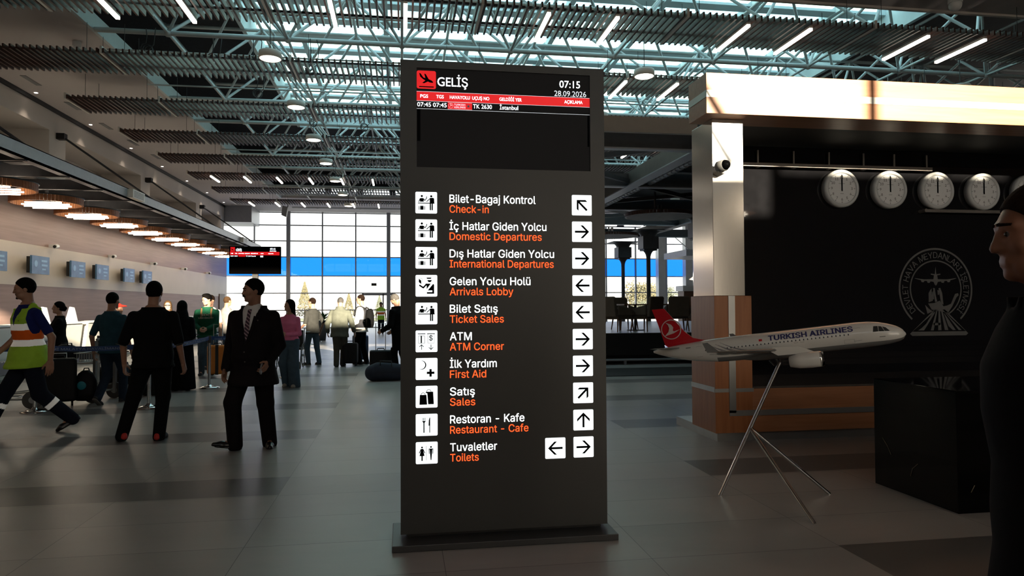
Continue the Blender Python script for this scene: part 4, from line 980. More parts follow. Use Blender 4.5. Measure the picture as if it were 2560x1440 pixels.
def armchair():
    t = thing('armchair', '', 'chair')
    MB().box(-.27, -.27, .34, .27, .27, .47).build('seat', CU, t, bevel=.03)
    b = MB(); b.prism([(-.28, .40), (.28, .40), (.28, .92), (.23, .95), (-.23, .95), (-.28, .92)], (0, .24, 0), (1, 0, 0), (0, .12, 1), (0, .09, 0)); b.build('backrest', CU, t, bevel=.02)
    for s in (-1, 1):
        MB().prism([(-.30, .44), (.28, .44), (.30, .72), (.05, .68), (-.24, .60), (-.31, .52)], (s*.29-.03, 0, 0), (0, 1, 0), (0, 0, 1), (.06, 0, 0)).build('armrest', CU, t, bevel=.02)
        for y in (-.24, .26): MB().cyl((s*.24, y, .36), (s*.28, y*1.18, 0), .025, .015, 8).build('leg', CW, t)
    return t
AC = armchair(); zf = .79
chairs = [(5.85, 18.55, 115, 'beige armchair at the left end of the cafe platform, side on'), (6.45, 19.9, 10, 'dark armchair seen from behind over the cafe table on the left'), (6.60, 18.55, -150, 'curved armchair tucked against the cafe table in the middle'),
          (7.45, 18.45, 170, 'armchair with its tall back turned to the hall beside the red tail fin'), (8.35, 18.9, -70, 'armchair at the right of the cafe tables facing left'), (9.3, 20.5, -20, 'armchair deeper on the cafe platform behind the wood post'), (5.4, 20.6, 60, 'armchair deeper on the cafe platform behind the totem edge')]
for i, (x, y, a, lb) in enumerate(chairs):
    o = AC if i == 0 else dup(AC)
    o.location = (x, y, zf); o.rotation_euler = (0, 0, R(a)); o['label'] = lb; o['group'] = 'cafe armchairs'
def table(x, y, label):
    t = thing('cafe_table', label, 'table', (x, y, zf))
    MB().box(x-.45, y-.4, zf+.71, x+.45, y+.4, zf+.75).build('tabletop', CW, t, bevel=.006)
    MB().cyl((x, y, zf+.02), (x, y, zf+.71), .035, n=12).build('pedestal', M['steel_dark'], t); MB().cyl((x, y, zf), (x, y, zf+.02), .24, n=24).build('foot', M['steel_dark'], t)
table(6.55, 19.25, 'square cafe table between the left armchairs'); table(7.75, 19.5, 'square cafe table between the right armchairs')
t = thing('counter', 'low brown counter with a white top by the end window on the right', 'counter', (20, 44, 0))
MB().box(17.9, 43, 0, 20.5, 44, 2.4).build('body', P('brown_counter', (.13, .06, .03), .5), t); MB().box(17.8, 42.9, 2.4, 20.6, 44.1, 2.75).build('top', M['white'], t)

# ================================================================== OUTSIDE
mb = MB(); mb.add([(-160, 50.3, -.04), (200, 50.3, -.04), (200, 420, -.04), (-160, 420, -.04)], [(0, 1, 2, 3)]); struct('ground', mb, P('pale_apron', (.50, .46, .42), .9, var=.1, scale=.2))
mb = MB(); mb.add([(-160, 75, .02), (200, 75, .02), (200, 95, .02), (-160, 95, .02)], [(0, 1, 2, 3)]); struct('ground_verge', mb, P('dry_grass', (.46, .40, .22), .95, var=.25, scale=.6))
def hills(name, y, seed, h, col):
    random.seed(seed); pts = []; x = -180
    while x < 230: pts.append((x, h*(.5+.5*random.random()))); x += 18
    mb = MB(); v = []
    for (x, z) in pts: v += [(x, y-25, -.05), (x, y, z), (x, y+30, -.05)]
    n = len(pts); mb.add(v, [(3*i+k, 3*(i+1)+k, 3*(i+1)+k+1, 3*i+k+1) for i in range(n-1) for k in (0, 1)], 0, True); struct(name, mb, col)
hills('hills', 330, 3, 9, P('hazy_hill', (.50, .46, .44), .95))
def tree(x, y, h, w, conifer, label, col, seed):
    t = thing('conifer_tree' if conifer else 'leafy_tree', label, 'tree', (x, y, 0), group='trees beyond the end window'); rs = np.random.RandomState(seed)
    MB().cyl((x, y, -.05), (x, y, h*.6), .09*h/4, .03, 8).build('trunk', P('bark', (.12, .08, .05), .9), t)
    mb = MB(); n = 2600
    for i in range(n):
        if conifer:
            q = rs.rand()**.8; z = h*(.08+.92*q); rr = w*(1-q)*(.55+.45*rs.rand())+.04; a = rs.rand()*6.28
            c = Vector((x+rr*math.cos(a), y+rr*math.sin(a), z-.1*rr))
        else:
            k = rs.randint(7); b = Vector((math.cos(k*2.4)*.5*(k > 0), math.sin(k*2.4)*.5*(k > 0), [.1, .3, -.1, .25, -.2, .1, -.3][k]))
            d = Vector(rs.normal(size=3)).normalized()*rs.rand()**.4*.62; p = b+d; c = Vector((x+p.x*w, y+p.y*w, h*.58+p.z*h*.42))
        s = (.065 if conifer else .095)*(.7+.6*rs.rand())*h/4.5; q = rs.normal(size=2)*.35; nn = Vector((q[0], -1, q[1]+.2)).normalized(); a_ = rs.rand()*6.28
        e1 = nn.orthogonal().normalized(); e2 = nn.cross(e1); u = (e1*math.cos(a_)+e2*math.sin(a_))*s; v = (e2*math.cos(a_)-e1*math.sin(a_))*s*.7
        mb.add([c-u, c-v, c+u, c+v], [(0, 1, 2, 3)])
    mb.build('foliage', col, t)
LV = [P('olive_leaves', (.085, .078, .040), .8, var=.25, scale=2), P('yellow_leaves', (.12, .105, .035), .8, var=.2, scale=2), P('blue_green_leaves', (.065, .075, .052), .8, var=.25, scale=2)]
for i, a in enumerate([(-11.9, 90, 4.6, 1.3, True, 'tall slim conifer seen through the end window above the man in the grey tee', 0), (-7.3, 100, 3.4, 1.0, True, 'small conifer behind the grey-haired traveller through the end window', 0), (31.0, 88, 5.0, 2.6, False, 'big round tree through the right window between the columns', 0), (35.2, 92, 4.6, 2.2, False, 'broad tree through the right window beside the thin column', 2),
                       (36.2, 84, 3.6, 2.0, False, 'bushy tree at the right end of the end window', 2), (33.5, 80, 2.2, 1.9, False, 'yellow leafy bush below the big tree through the right window', 1), (28.5, 80, 2.3, 1.7, False, 'green bush at the left of the right window', 2), (40.5, 88, 4.8, 2.2, False, 'olive tree through the right window near the wood stand', 0), (39.5, 78, 2.4, 1.7, False, 'low blue green bush near the wood stand through the window', 2), (-3.0, 96, 3.0, .9, True, 'small conifer beside the glass door through the end window', 2), (44.5, 82, 2.6, 2.0, False, 'yellowish bush far right through the window', 1)]):
    tree(a[0], a[1], a[2], a[3], a[4], a[5], LV[a[6]], 20+i)
# ================================================================== PEOPLE: smooth skins grown from distance fields
f4 = np.float32
def nrm(v): v = np.array(v, float); return v/max(1e-9, np.linalg.norm(v))
class Field:
    def __init__(s): s.p = []; s.cut = []
    def cap(s, a, b, r0, r1=None, k=.02): s.p.append(('c', np.array(a, float), np.array(b, float), r0, r0 if r1 is None else r1, k)); return s
    def ell(s, c, r, R_=None, k=.02): s.p.append(('e', np.array(c, float), np.array(r, float), R_, 0, k)); return s
    def loft(s, T, o, prof, k=.02, grow=0.):
        # T: 3x3 rows = local axes; prof: (z, a, b, yoffset)
        s.p.append(('l', T, np.array(o, float), np.array(prof, float), grow, k)); return s
    def sub(s, fn): s.cut.append(fn); return s
    def bbox(s):
        lo = np.full(3, 9e9); hi = -lo
        for q in s.p:
            a, b = s.pb(q); lo = np.minimum(lo, a); hi = np.maximum(hi, b)
        return lo, hi
    def pb(s, q):
        if q[0] == 'c': r = max(q[3], q[4]); return np.minimum(q[1], q[2])-r, np.maximum(q[1], q[2])+r
        if q[0] == 'e': r = q[2].max() if q[3] is not None else q[2]; return q[1]-r, q[1]+r
        T, o, pr, g = q[1], q[2], q[3], q[4]; cs = []
        for row in pr:
            for sx in (-1, 1):
                for sy in (-1, 1): cs.append(o + T.T @ np.array([sx*(row[1]+g), row[3]+sy*(row[2]+g), row[0]]))
        cs = np.array(cs); return cs.min(0)-.02-g, cs.max(0)+.02+g
    def ev(s, q, X, Y, Z):
        if q[0] == 'c':
            a, b = q[1], q[2]; d = b-a; L = max(1e-9, d@d)
            t = np.clip(((X-a[0])*d[0]+(Y-a[1])*d[1]+(Z-a[2])*d[2])/L, 0, 1)
            return np.sqrt((X-a[0]-t*d[0])**2+(Y-a[1]-t*d[1])**2+(Z-a[2]-t*d[2])**2)-(q[3]+(q[4]-q[3])*t)
        if q[0] == 'e':
            x, y, z = X-q[1][0], Y-q[1][1], Z-q[1][2]; R_ = q[3]
            if R_ is not None: x, y, z = (R_[i][0]*x+R_[i][1]*y+R_[i][2]*z for i in range(3))
            r = q[2]; k0 = np.sqrt((x/r[0])**2+(y/r[1])**2+(z/r[2])**2); k1 = np.sqrt((x/r[0]**2)**2+(y/r[1]**2)**2+(z/r[2]**2)**2)
            return k0*(k0-1)/np.maximum(k1, 1e-6)
        T, o, pr, g = q[1], q[2], q[3], q[4]; x, y, z = X-o[0], Y-o[1], Z-o[2]
        x, y, z = (T[i][0]*x+T[i][1]*y+T[i][2]*z for i in range(3))
        a = np.interp(z, pr[:, 0], pr[:, 1])+g; b = np.interp(z, pr[:, 0], pr[:, 2])+g; yo = np.interp(z, pr[:, 0], pr[:, 3])
        d = (np.sqrt((x/a)**2+((y-yo)/b)**2)-1)*np.minimum(a, b)
        return np.maximum(d, np.maximum(z-pr[-1, 0]-g, pr[0, 0]-g-z))
    def mesh(s, h):
        lo, hi = s.bbox(); lo = lo-3*h; hi = hi+3*h; n = np.maximum(4, np.ceil((hi-lo)/h).astype(int)+1)
        D = np.full(n, .5, f4); ax = [(lo[i]+h*np.arange(n[i])).astype(f4) for i in range(3)]
        for q in s.p:
            a, b = s.pb(q); k = q[5]; m = 2.5*k+2*h
            i0 = np.clip(np.floor((a-m-lo)/h).astype(int), 0, n-1); i1 = np.clip(np.ceil((b+m-lo)/h).astype(int)+1, 1, n)
            sl = tuple(slice(i0[i], i1[i]) for i in range(3))
            X, Y, Z = ax[0][sl[0]][:, None, None], ax[1][sl[1]][None, :, None], ax[2][sl[2]][None, None, :]
            d = s.ev(q, X, Y, Z); e = D[sl]
            if k > 0: u = np.maximum(k-np.abs(e-d), 0)/k; D[sl] = np.minimum(e, d)-u*u*k*.25
            else: D[sl] = np.minimum(e, d)
        if s.cut:
            X, Y, Z = ax[0][:, None, None], ax[1][None, :, None], ax[2][None, None, :]
            for fn in s.cut: D = np.maximum(D, fn(X, Y, Z).astype(f4))
        return nets(D, lo, h)
def nets(D, o, h):
    S = D < 0; c = [(i, j, k) for i in (0, 1) for j in (0, 1) for k in (0, 1)]
    def sh(A, d): return A[d[0]:A.shape[0]-1+d[0], d[1]:A.shape[1]-1+d[1], d[2]:A.shape[2]-1+d[2]]
    cnt = sum(sh(S, d).astype(np.int8) for d in c); act = (cnt > 0) & (cnt < 8)
    ids = np.full(act.shape, -1, int); N = int(act.sum()); ids[act] = np.arange(N)
    I = np.argwhere(act).astype(float); pos = np.zeros((N, 3)); w = np.zeros(N)
    vals = {d: sh(D, d)[act] for d in c}
    for d in c:
        for ax in range(3):
            if d[ax]: continue
            e = list(d); e[ax] = 1; e = tuple(e); a, b = vals[d], vals[e]; m = (a < 0) != (b < 0)
            t = np.where(m, a/np.where(m, a-b, 1), 0); p = np.tile(np.array(d, float), (N, 1)); p[:, ax] = t
            pos += p*m[:, None]; w += m
    pos = (I+pos/w[:, None])*h+o; quads = []
    for ax in range(3):
        sl0 = [slice(1, -1)]*3; sl0[ax] = slice(0, -1); sl1 = [slice(1, -1)]*3; sl1[ax] = slice(1, None)
        A, B = S[tuple(sl0)], S[tuple(sl1)]; m = A != B
        if not m.any(): continue
        g = np.argwhere(m); g2 = g.copy()
        for q in range(3):
            if q != ax: g2[:, q] += 1
        u, v = [(1, 2), (2, 0), (0, 1)][ax]
        def cell(du, dv):
            x = g2.copy(); x[:, u] -= du; x[:, v] -= dv; return ids[x[:, 0], x[:, 1], x[:, 2]]
        qd = np.stack([cell(1, 1), cell(0, 1), cell(0, 0), cell(1, 0)], 1); fl = A[m]
        qd[~fl] = qd[~fl][:, ::-1]; quads.append(qd)
    q = np.concatenate(quads) if quads else np.zeros((0, 4), int)
    return pos, q[(q >= 0).all(1)]
def skin_obj(name, parts, mats, parent, matfn=None):
    vs, fs, mi = [], [], []; b = 0
    for (v, f) in parts:
        vs.append(v); fs.append(f+b); b += len(v)
    V_ = np.concatenate(vs); F_ = np.concatenate(fs)
    me = bpy.data.meshes.new(name); me.from_pydata(V_.tolist(), [], F_.tolist())
    for m in (mats if isinstance(mats, (list, tuple)) else [mats]): me.materials.append(m)
    if matfn: me.polygons.foreach_set('material_index', matfn(V_[F_].mean(1)).astype(np.int32))
    me.polygons.foreach_set('use_smooth', np.ones(len(F_), bool)); me.update()
    o = bpy.data.objects.new(name, me); COL.objects.link(o); o.parent = parent; return o
def rotz(a): c, s = math.cos(a), math.sin(a); return np.array([[c, -s, 0], [s, c, 0], [0, 0, 1.]])
def rotx(a): c, s = math.cos(a), math.sin(a); return np.array([[1., 0, 0], [0, c, -s], [0, s, c]])
def ik(a, b, l1, l2, pole):
    d = b-a; L = min(np.linalg.norm(d), (l1+l2)*.999); u = nrm(d); x = (l1*l1-l2*l2+L*L)/(2*L); h = math.sqrt(max(0, l1*l1-x*x))
    p = np.array(pole, float); p = nrm(p-u*(p@u)); return a+u*x+p*h, a+u*L

SKIN = [P('skin_tan', (.34, .17, .105), .5, var=.08, scale=12), P('skin_light', (.47, .26, .175), .5, var=.07, scale=12), P('skin_deep', (.24, .10, .055), .5, var=.08, scale=12)]
HAIR = {k: P(k+'_hair', c, .8, var=.3, scale=60, bump=.5, spec=.06) for k, c in dict(black=(.0035, .0028, .0025), brown=(.015, .008, .005), grey=(.075, .07, .066), light=(.06, .033, .016)).items()}
def cloth(name, col, rough=.9, var=.12, scale=14, sheen=0.): return P(name, col, rough, var=var, scale=scale, bump=.25, sheen=sheen, spec=.12)
EYE = P('shaded_eye_white', (.13, .115, .105), .35, var=.02); PUP = P('dark_iris', (.01, .007, .005), .2)  # eye whites darkened in the colour for the shade of the sockets

def hand_field(F, W, f, n, side, curl, s, spread=0.):
    # W wrist, f distal direction, n palm normal, side: thumb direction sign
    X = nrm(f); n = np.array(n, float); Zp = nrm(n-X*(n@X)); Y = np.cross(Zp, X)*side
    def q(x, y, z): return W+s*(X*x+Y*y+Zp*z)
    for y in (.030, .010, -.010, -.028): F.cap(q(.008, y*.75, 0), q(.088-abs(y-.01)*.2, y, 0), .0135*s, .0115*s, .012*s)
    L = (.070, .078, .072, .056); B = (.030, .010, -.010, -.028)
    for i in range(4):
        p = np.array([.088-abs(B[i]-.01)*.25, B[i], 0.]); a = curl[i] if hasattr(curl, '__len__') else curl
        ang = a*.6
        for j, fr in enumerate((.44, .31, .25)):
            e = p+np.array([math.cos(ang), spread*B[i]*4, math.sin(ang)])*L[i]*fr
            F.cap(q(*p), q(*e), (.0092-.0008*j)*s, (.0085-.0009*j)*s, .004*s); p = e; ang += a
    p = np.array([.022, .026, .006]); d1 = nrm([.62, .62, .42]); d2 = nrm([.85, .25, .48])
    e = p+d1*.042; F.cap(q(*p), q(*e), .0135*s, .0105*s, .008*s); e2 = e+d2*.034; F.cap(q(*e), q(*e2), .0102*s, .0080*s, .003*s)

def head_field(F, hc, Rh, s, moustache=False, beard=False, jaw=1., neck=None, nr=.056):
    g = lambda x, y, z: hc+Rh @ (np.array([x, y, z])*s)
    E = lambda c, r, k=.015: F.ell(g(*c), np.array(r)*s, Rh.T, k)
    E((0, -.012, .03), (.075, .094, .092)); E((0, .028, -.045), (.056*jaw, .062, .068), .03); E((0, .045, .005), (.060, .052, .07), .02)
    F.cap(g(-.030*jaw, .045, -.078), g(.030*jaw, .045, -.078), .030*s, .030*s, .025); E((0, .073, -.092), (.022, .018, .017), .012)
    F.cap(g(0, .092, .012), g(0, .106, -.026), .0075*s, .0115*s, .010)
    for sx in (-1, 1):
        F.cap(g(sx*.010, .094, -.030), g(sx*.014, .090, -.031), .0080*s, .008*s, .006)
        F.cap(g(sx*.014, .086, .030), g(sx*.046, .072, .026), .011*s, .010*s, .010)
        E((sx*.044, .060, -.022), (.022, .022, .022), .012)
        R2 = Rh.T; F.ell(g(sx*.076, -.008, -.002), np.array((.010, .022, .033))*s, R2, .006)
    F.cap(g(-.020, .084, -.058), g(.020, .084, -.058), .0085*s, .0085*s, .006); F.cap(g(-.016, .083, -.068), g(.016, .083, -.068), .0085*s, .0085*s, .006)
    if neck is not None: F.cap(g(0, -.022, -.06), neck, nr*s, nr*1.12*s, .03)
    ec = [g(sx*.031, .096, .007) for sx in (-1, 1)]
    def sock(X, Y, Z):
        d = np.minimum(*[np.sqrt((X-c[0])**2+(Y-c[1])**2+(Z-c[2])**2) for c in ec]); return .0125*s-d
    F.sub(sock)
    return [g(sx*.031, .0770, .007) for sx in (-1, 1)]

def half(p0, n):      # keeps the side where (p-p0).n < 0
    n = nrm(n); return lambda X, Y, Z: (X-p0[0])*n[0]+(Y-p0[1])*n[1]+(Z-p0[2])*n[2]

TORSO_M = [(-.075, .060, .050, 0), (-.03, .094, .068, -.004), (.02, .098, .070, -.004), (.085, .088, .062, 0), (.16, .098, .068, .004), (.225, .104, .068, .002), (.275, .088, .052, -.002), (.305, .052, .040, -.004), (.325, .036, .036, -.004)]
TORSO_F = [(-.075, .060, .050, 0), (-.03, .098, .068, -.006), (.02, .098, .068, -.006), (.085, .072, .054, 0), (.16, .082, .060, .008), (.205, .086, .072, .012), (.245, .084, .058, .004), (.275, .074, .046, -.002), (.305, .044, .036, -.004), (.325, .032, .032, -.004)]

def person(label, loc, heading, H=1.75, sex='m', feet=None, hands=None, elbow=None, lean=0., twist=0., head=(0, 0), skin=0, hair='black', style='short', top=None, legs=None, shoes=None, extra=(), fat=1.0, detail=1, curl=.35, hip=.522, palm=None, group=None, shoulder_drop=0., belly=0., hold=None):
    """heading 0 looks away from the camera (+Y), 180 towards it, -90 to the left. Local: x right, y forward, z up."""
    root = thing('person', label, 'person', loc, -R(heading), group)
    s = H/1.75; T = lambda *a: np.array(a, float)
    prof = [(z*H, a*H*fat, b*H*fat*(1+belly*math.exp(-((z-.07)/.08)**2)), y*H+belly*.022*H*math.exp(-((z-.07)/.08)**2)) for z, a, b, y in (TORSO_M if sex == 'm' else TORSO_F)]
    P0 = T(0, 0, hip*H); Rt = rotz(R(twist)) @ rotx(-R(lean)); TT = Rt.T
    sw = (.112 if sex == 'm' else .094)*H*(.5+.5*fat); tl = lambda x, y, z: P0+Rt @ T(x, y, z)
    S = [tl(sx*sw*.97, -.004*H, .255*H-shoulder_drop) for sx in (-1, 1)]; NB = tl(0, -.008*H, .315*H)
    hips = [P0+T(sx*.052*H, 0, -.015*H) for sx in (-1, 1)]
    feet = feet or [(-.10, 0, 0, -8, 0), (.10, 0, 0, 8, 0)]
    ank = []; knee = []
    for i, (fx, fy, lift, yw, pt) in enumerate(feet):
        a = T(fx*s, fy*s-.045*s, .075*s+lift); d = rotz(-R(yw)) @ T(0, 1, .0)
        kn, a = ik(hips[i], a, .241*H, .231*H, d*T(.35, 1, 1)+T(0, .5, .15)); ank.append(a); knee.append(kn)
    hands = hands or [(-.075, .02, -.54), (.075, .02, -.54)]
    elbow = elbow or [(-.35, -1, -.1), (.35, -1, -.1)]
    wr = []; el = []
    for i in range(2):
        tgt = S[i]+T(*hands[i])*s; e, w = ik(S[i], tgt, .172*H, .150*H, elbow[i]); el.append(e); wr.append(w)
    hc = tl(0, 0, .315*H)+T(0, .012*H, .062*H)+Rt @ T(0, 0, .03*H)
    Rh = Rt @ rotz(R(head[0])) @ rotx(R(head[1])); hs = s**.5*(1.0 if sex == 'm' else .95)
    h0 = {0: .022, 1: .016, 2: .012}[detail]; hh = {0: .014, 1: .009, 2: .006}[detail]; hd = {0: .010, 1: .007, 2: .0048}[detail]
    # ---- body
    F = Field(); F.loft(TT, P0, prof, .03)
    for i in range(2):
        F.cap(S[i], el[i], .042*s*fat, .036*s, .025); F.cap(el[i], wr[i], .038*s, .025*s, .015)
        F.cap(hips[i], knee[i], .080*s*fat, .054*s, .04); F.cap(knee[i], ank[i], .053*s, .036*s, .02)
        d = rotz(-R(feet[i][3])) @ rotx(-R(feet[i][4])) @ T(0, .10*s, -.035*s); F.cap(ank[i], ank[i]+d, .033*s, .022*s, .02)
    F.cap(tl(0, -.006*H, .28*H), NB, .055*s, .056*s, .03)
    parts = [F.mesh(h0)]
    F = Field(); eyes = head_field(F, hc, Rh, hs, neck=NB-Rt @ T(0, 0, .02), nr=.054 if sex == 'm' else .045); parts.append(F.mesh(hh))
    for i in range(2):
        F = Field(); sd = (-1, 1)[i]; pn = (palm[i] if palm else (-sd*1., .15, 0)); cu = curl[i] if isinstance(curl, (list, tuple)) and hasattr(curl[0], '__len__') else curl
        f = nrm(wr[i]-el[i]); F.cap(wr[i]-f*.03, wr[i]+f*.012, .026*s, .023*s, .01); hand_field(F, wr[i], f, pn, -sd if not palm else -sd, cu, s); parts.append(F.mesh(hd))
    skin_obj('body', parts, SKIN[skin], root)
    if detail:
        mb = MB()
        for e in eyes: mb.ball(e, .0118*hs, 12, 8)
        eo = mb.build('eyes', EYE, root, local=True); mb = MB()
        for e in eyes:
            c = np.array(e)+Rh @ T(0, .0092*hs, 0); mb.ball(c, .0060*hs, 8, 6)
        mb.build('irises', PUP, eo, local=True)
    # ---- hair
    g = lambda x, y, z: hc+Rh @ (T(x, y, z)*hs)
    hm = HAIR.get(hair, HAIR['black'])
    if style in ('short', 'long', 'bun', 'crop', 'pony', 'top'):
        F = Field(); t = {'crop': .005, 'short': .011, 'top': .012}.get(style, .014)
        F.ell(g(0, -.014, .032), (T(.075+t, .094+t, .092+t*1.2))*hs, Rh.T, .01)
        if style == 'top': F.ell(g(0, .03, .11), T(.065, .055, .03)*hs, Rh.T, .02)
        F.sub(half(g(0, .062, .056), Rh @ T(0, .74, -.67))); F.sub(half(g(0, 0, -.062), Rh @ T(0, 0, -1)))
        if style == 'long':
            F.cut = [half(g(0, .055, .04), Rh @ T(0, .93, -.36))]
            for sx in (-1, 0, 1): F.cap(g(sx*.045, -.055, .0), tl(sx*.06, -.075*H*.9, .20*H), .048*hs, .03*hs, .03)
            F.cap(g(-.06, -.02, .01), g(-.065, -.04, -.12), .030*hs, .022*hs, .02); F.cap(g(.06, -.02, .01), g(.065, -.04, -.12), .030*hs, .022*hs, .02)
        if style in ('bun', 'pony'): F.ell(g(0, -.115, .0 if style == 'bun' else .0), T(.04, .04, .04)*hs, Rh.T, .015)
        if style == 'pony': F.cap(g(0, -.11, -.01), g(0, -.10, -.17), .030*hs, .014*hs, .01)
        skin_obj('hair', [F.mesh(hh)], hm, root)
    if style == 'scarf':
        F = Field(); F.ell(g(0, -.015, .02), T(.094, .112, .112)*hs, Rh.T, .02); F.cap(g(0, .0, -.06), NB+T(0, .02, -.02), .085*hs, .10*hs, .05); F.cap(NB, tl(0, 0, .235*H), .11*hs, .14*hs, .06)
        fc = g(0, .115, -.005); F.sub(lambda X, Y, Z: .068*hs-np.sqrt((X-fc[0])**2+(Y-fc[1])**2+((Z-fc[2])*.8)**2)); skin_obj('headscarf', [F.mesh(max(hh, .01))], hm if not isinstance(hair, bpy.types.Material) else hair, root)
    # ---- garments
    top = top or {}; sl = top.get('sleeve', .6); ga = top.get('grow', .014)*s
    F = Field(); hem = top.get('hem', -.045)*H
    tp_ = [r for r in prof if r[0] >= -.06*H]; base = tp_[0]
    flare = top.get('flare', 1.)
    tp_ = [(hem, tp_[1][1]*1.05*flare, tp_[1][2]*1.12*flare, tp_[1][3])]+[r for r in tp_ if r[0] > hem+.01 and (top.get('high') or r[0] < .31*H)]
    F.loft(TT, P0, tp_, .03, ga)
    vest = top.get('vest')
    for i in range(2):
        if vest: continue
        q = S[i]; rr = top.get('arm', 1.)
        F.cap(q, el[i] if sl >= 1 else q+(el[i]-q)*sl, .046*s*fat*rr+ga*.30, (.040 if sl >= 1 else .044)*s*rr+ga*.45, .03)
        if sl > 1: F.cap(el[i], el[i]+(wr[i]-el[i])*(sl-1), .040*s*rr+ga*.45, .032*s*rr+ga*.4, .02)
    ncut = top.get('neck', .062)*s; nc = NB+Rt @ T(0, .012*H, .012*H)
    if not top.get('high'): F.sub(lambda X, Y, Z: ncut-np.sqrt((X-nc[0])**2+(Y-nc[1])**2+(Z-nc[2])**2))
    def loc(X, Y, Z):
        x, y, z = X-P0[0], Y-P0[1], Z-P0[2]; return tuple(TT[i][0]*x+TT[i][1]*y+TT[i][2]*z for i in range(3))
    if top.get('open'):      # lapel opening: a V from the collar down to z0
        z0, wd = top['open'][0]*H, top['open'][1]
        F.sub(lambda X, Y, Z: (lambda x, y, z: np.minimum((z-z0)*wd-np.abs(x), y-.01))(*loc(X, Y, Z)))
    if vest:
        F.sub(lambda X, Y, Z: (lambda x, y, z: np.where(z > .12*H, np.abs(x)-(.078*H-(z-.12*H)*.12), -1))(*loc(X, Y, Z)))
    mats = top.get('mats') or [top.get('mat')]
    bf = top.get('bands')
    mf = None
    if bf: mf = lambda c: bf(((c-P0) @ Rt)/H)
    if mats[0] is not None: skin_obj(top.get('name', 'shirt'), [F.mesh(top.get('h', max(h0*.8, .010)))], mats, root, mf)
    if legs:
        F = Field(); g2 = legs.get('grow', .012)*s; fl = legs.get('flare', 1.)
        wp = [(z, a, b, y) for z, a, b, y in prof if z <= .07*H]; F.loft(TT, P0, wp, .03, g2*.6)
        for i in range(2):
            F.cap(hips[i], knee[i], .086*s*fat+g2*.6, .058*s*(.4+.6*fl)+g2, .05); F.cap(knee[i], ank[i]+nrm(ank[i]-knee[i])*legs.get('long', .015), .056*s*(.4+.6*fl)+g2, .046*s*fl+g2, .025)
        F.sub(half(P0+Rt @ T(0, 0, hem+.03*H), Rt @ T(0, 0, 1)))
        mats = legs.get('mats') or [legs['mat']]; mf = None
        if legs.get('bands'): mf = lambda c: legs['bands'](c, ank, knee)
        skin_obj(legs.get('name', 'trousers'), [F.mesh(max(h0*.85, .010))], mats, root, mf)
    if shoes:
        for i in range(2):
            yw, pt = feet[i][3], feet[i][4]; Rf = rotz(-R(yw)) @ rotx(-R(pt)); a = ank[i]
            q = lambda x, y, z: a+Rf @ (T(x, y, z)*s)
            F = Field(); F.cap(q(0, -.045, -.045), q(0, .02, -.04), .036*s, .037*s, .02); F.cap(q(0, .02, -.045), q(0, .12, -.052), .038*s, .040*s, .02); F.cap(q(0, .12, -.052), q(0, .165*shoes.get('toe', 1), -.056), .038*s, .026*s, .02); F.cap(q(0, -.01, -.02), q(0, 0, .02), .037*s, .038*s, .02)
            F.sub(half(q(0, 0, -.070), Rf @ T(0, 0, -1)))
            so = skin_obj('shoe', [F.mesh(max(hh*.9, .006))], shoes['mat'], root)
            if shoes.get('sole'):
                F = Field(); F.cap(q(0, -.045, -.066), q(0, .15, -.068), .038*s, .036*s, .01); F.sub(half(q(0, 0, -.060), Rf @ T(0, 0, 1))); F.sub(half(q(0, 0, -.078), Rf @ T(0, 0, -1))); skin_obj('sole', [F.mesh(.007)], shoes['sole'], so)
            if shoes.get('heel'):
                F = Field(); F.cap(q(0, -.052, -.04), q(0, -.052, -.02), .034*s, .030*s, .01); skin_obj('heel_patch', [F.mesh(.007)], shoes['heel'], so)
    J = dict(S=S, el=el, wr=wr, hc=hc, Rh=Rh, hs=hs, g=g, tl=tl, NB=NB, P0=P0, Rt=Rt, TT=TT, H=H, s=s, ank=ank, knee=knee, hips=hips, prof=prof, h0=h0, hh=hh, ga=ga, loc=loc)
    return root, J
def world(root, p):
    a = root.rotation_euler.z; c, s = math.cos(a), math.sin(a); l = root.location
    return Vector((l.x+p[0]*c-p[1]*s, l.y+p[0]*s+p[1]*c, l.z+p[2]))
def inner_shirt(root, J, mat, name='shirt', grow=.008, collar=True, zmin=.02):
    F = Field(); H = J['H']; F.loft(J['TT'], J['P0'], [r for r in J['prof'] if r[0] > zmin*H], .02, grow); 
    if collar: F.cap(J['NB']-J['Rt'] @ np.array([0, 0, .02]), J['NB']+J['Rt'] @ np.array([0, .006, .022]), .062*J['s'], .060*J['s'], .02)
    nc = J['NB']+np.array([0, .05, .055]); F.sub(lambda X, Y, Z: .055-np.sqrt((X-nc[0])**2+(Y-nc[1])**2+(Z-nc[2])**2)); F.sub(half(J['NB']+J['Rt'] @ np.array([0, 0, .035]), J['Rt'] @ np.array([0, -.3, 1])))
    return skin_obj(name, [F.mesh(.010)], mat, root)
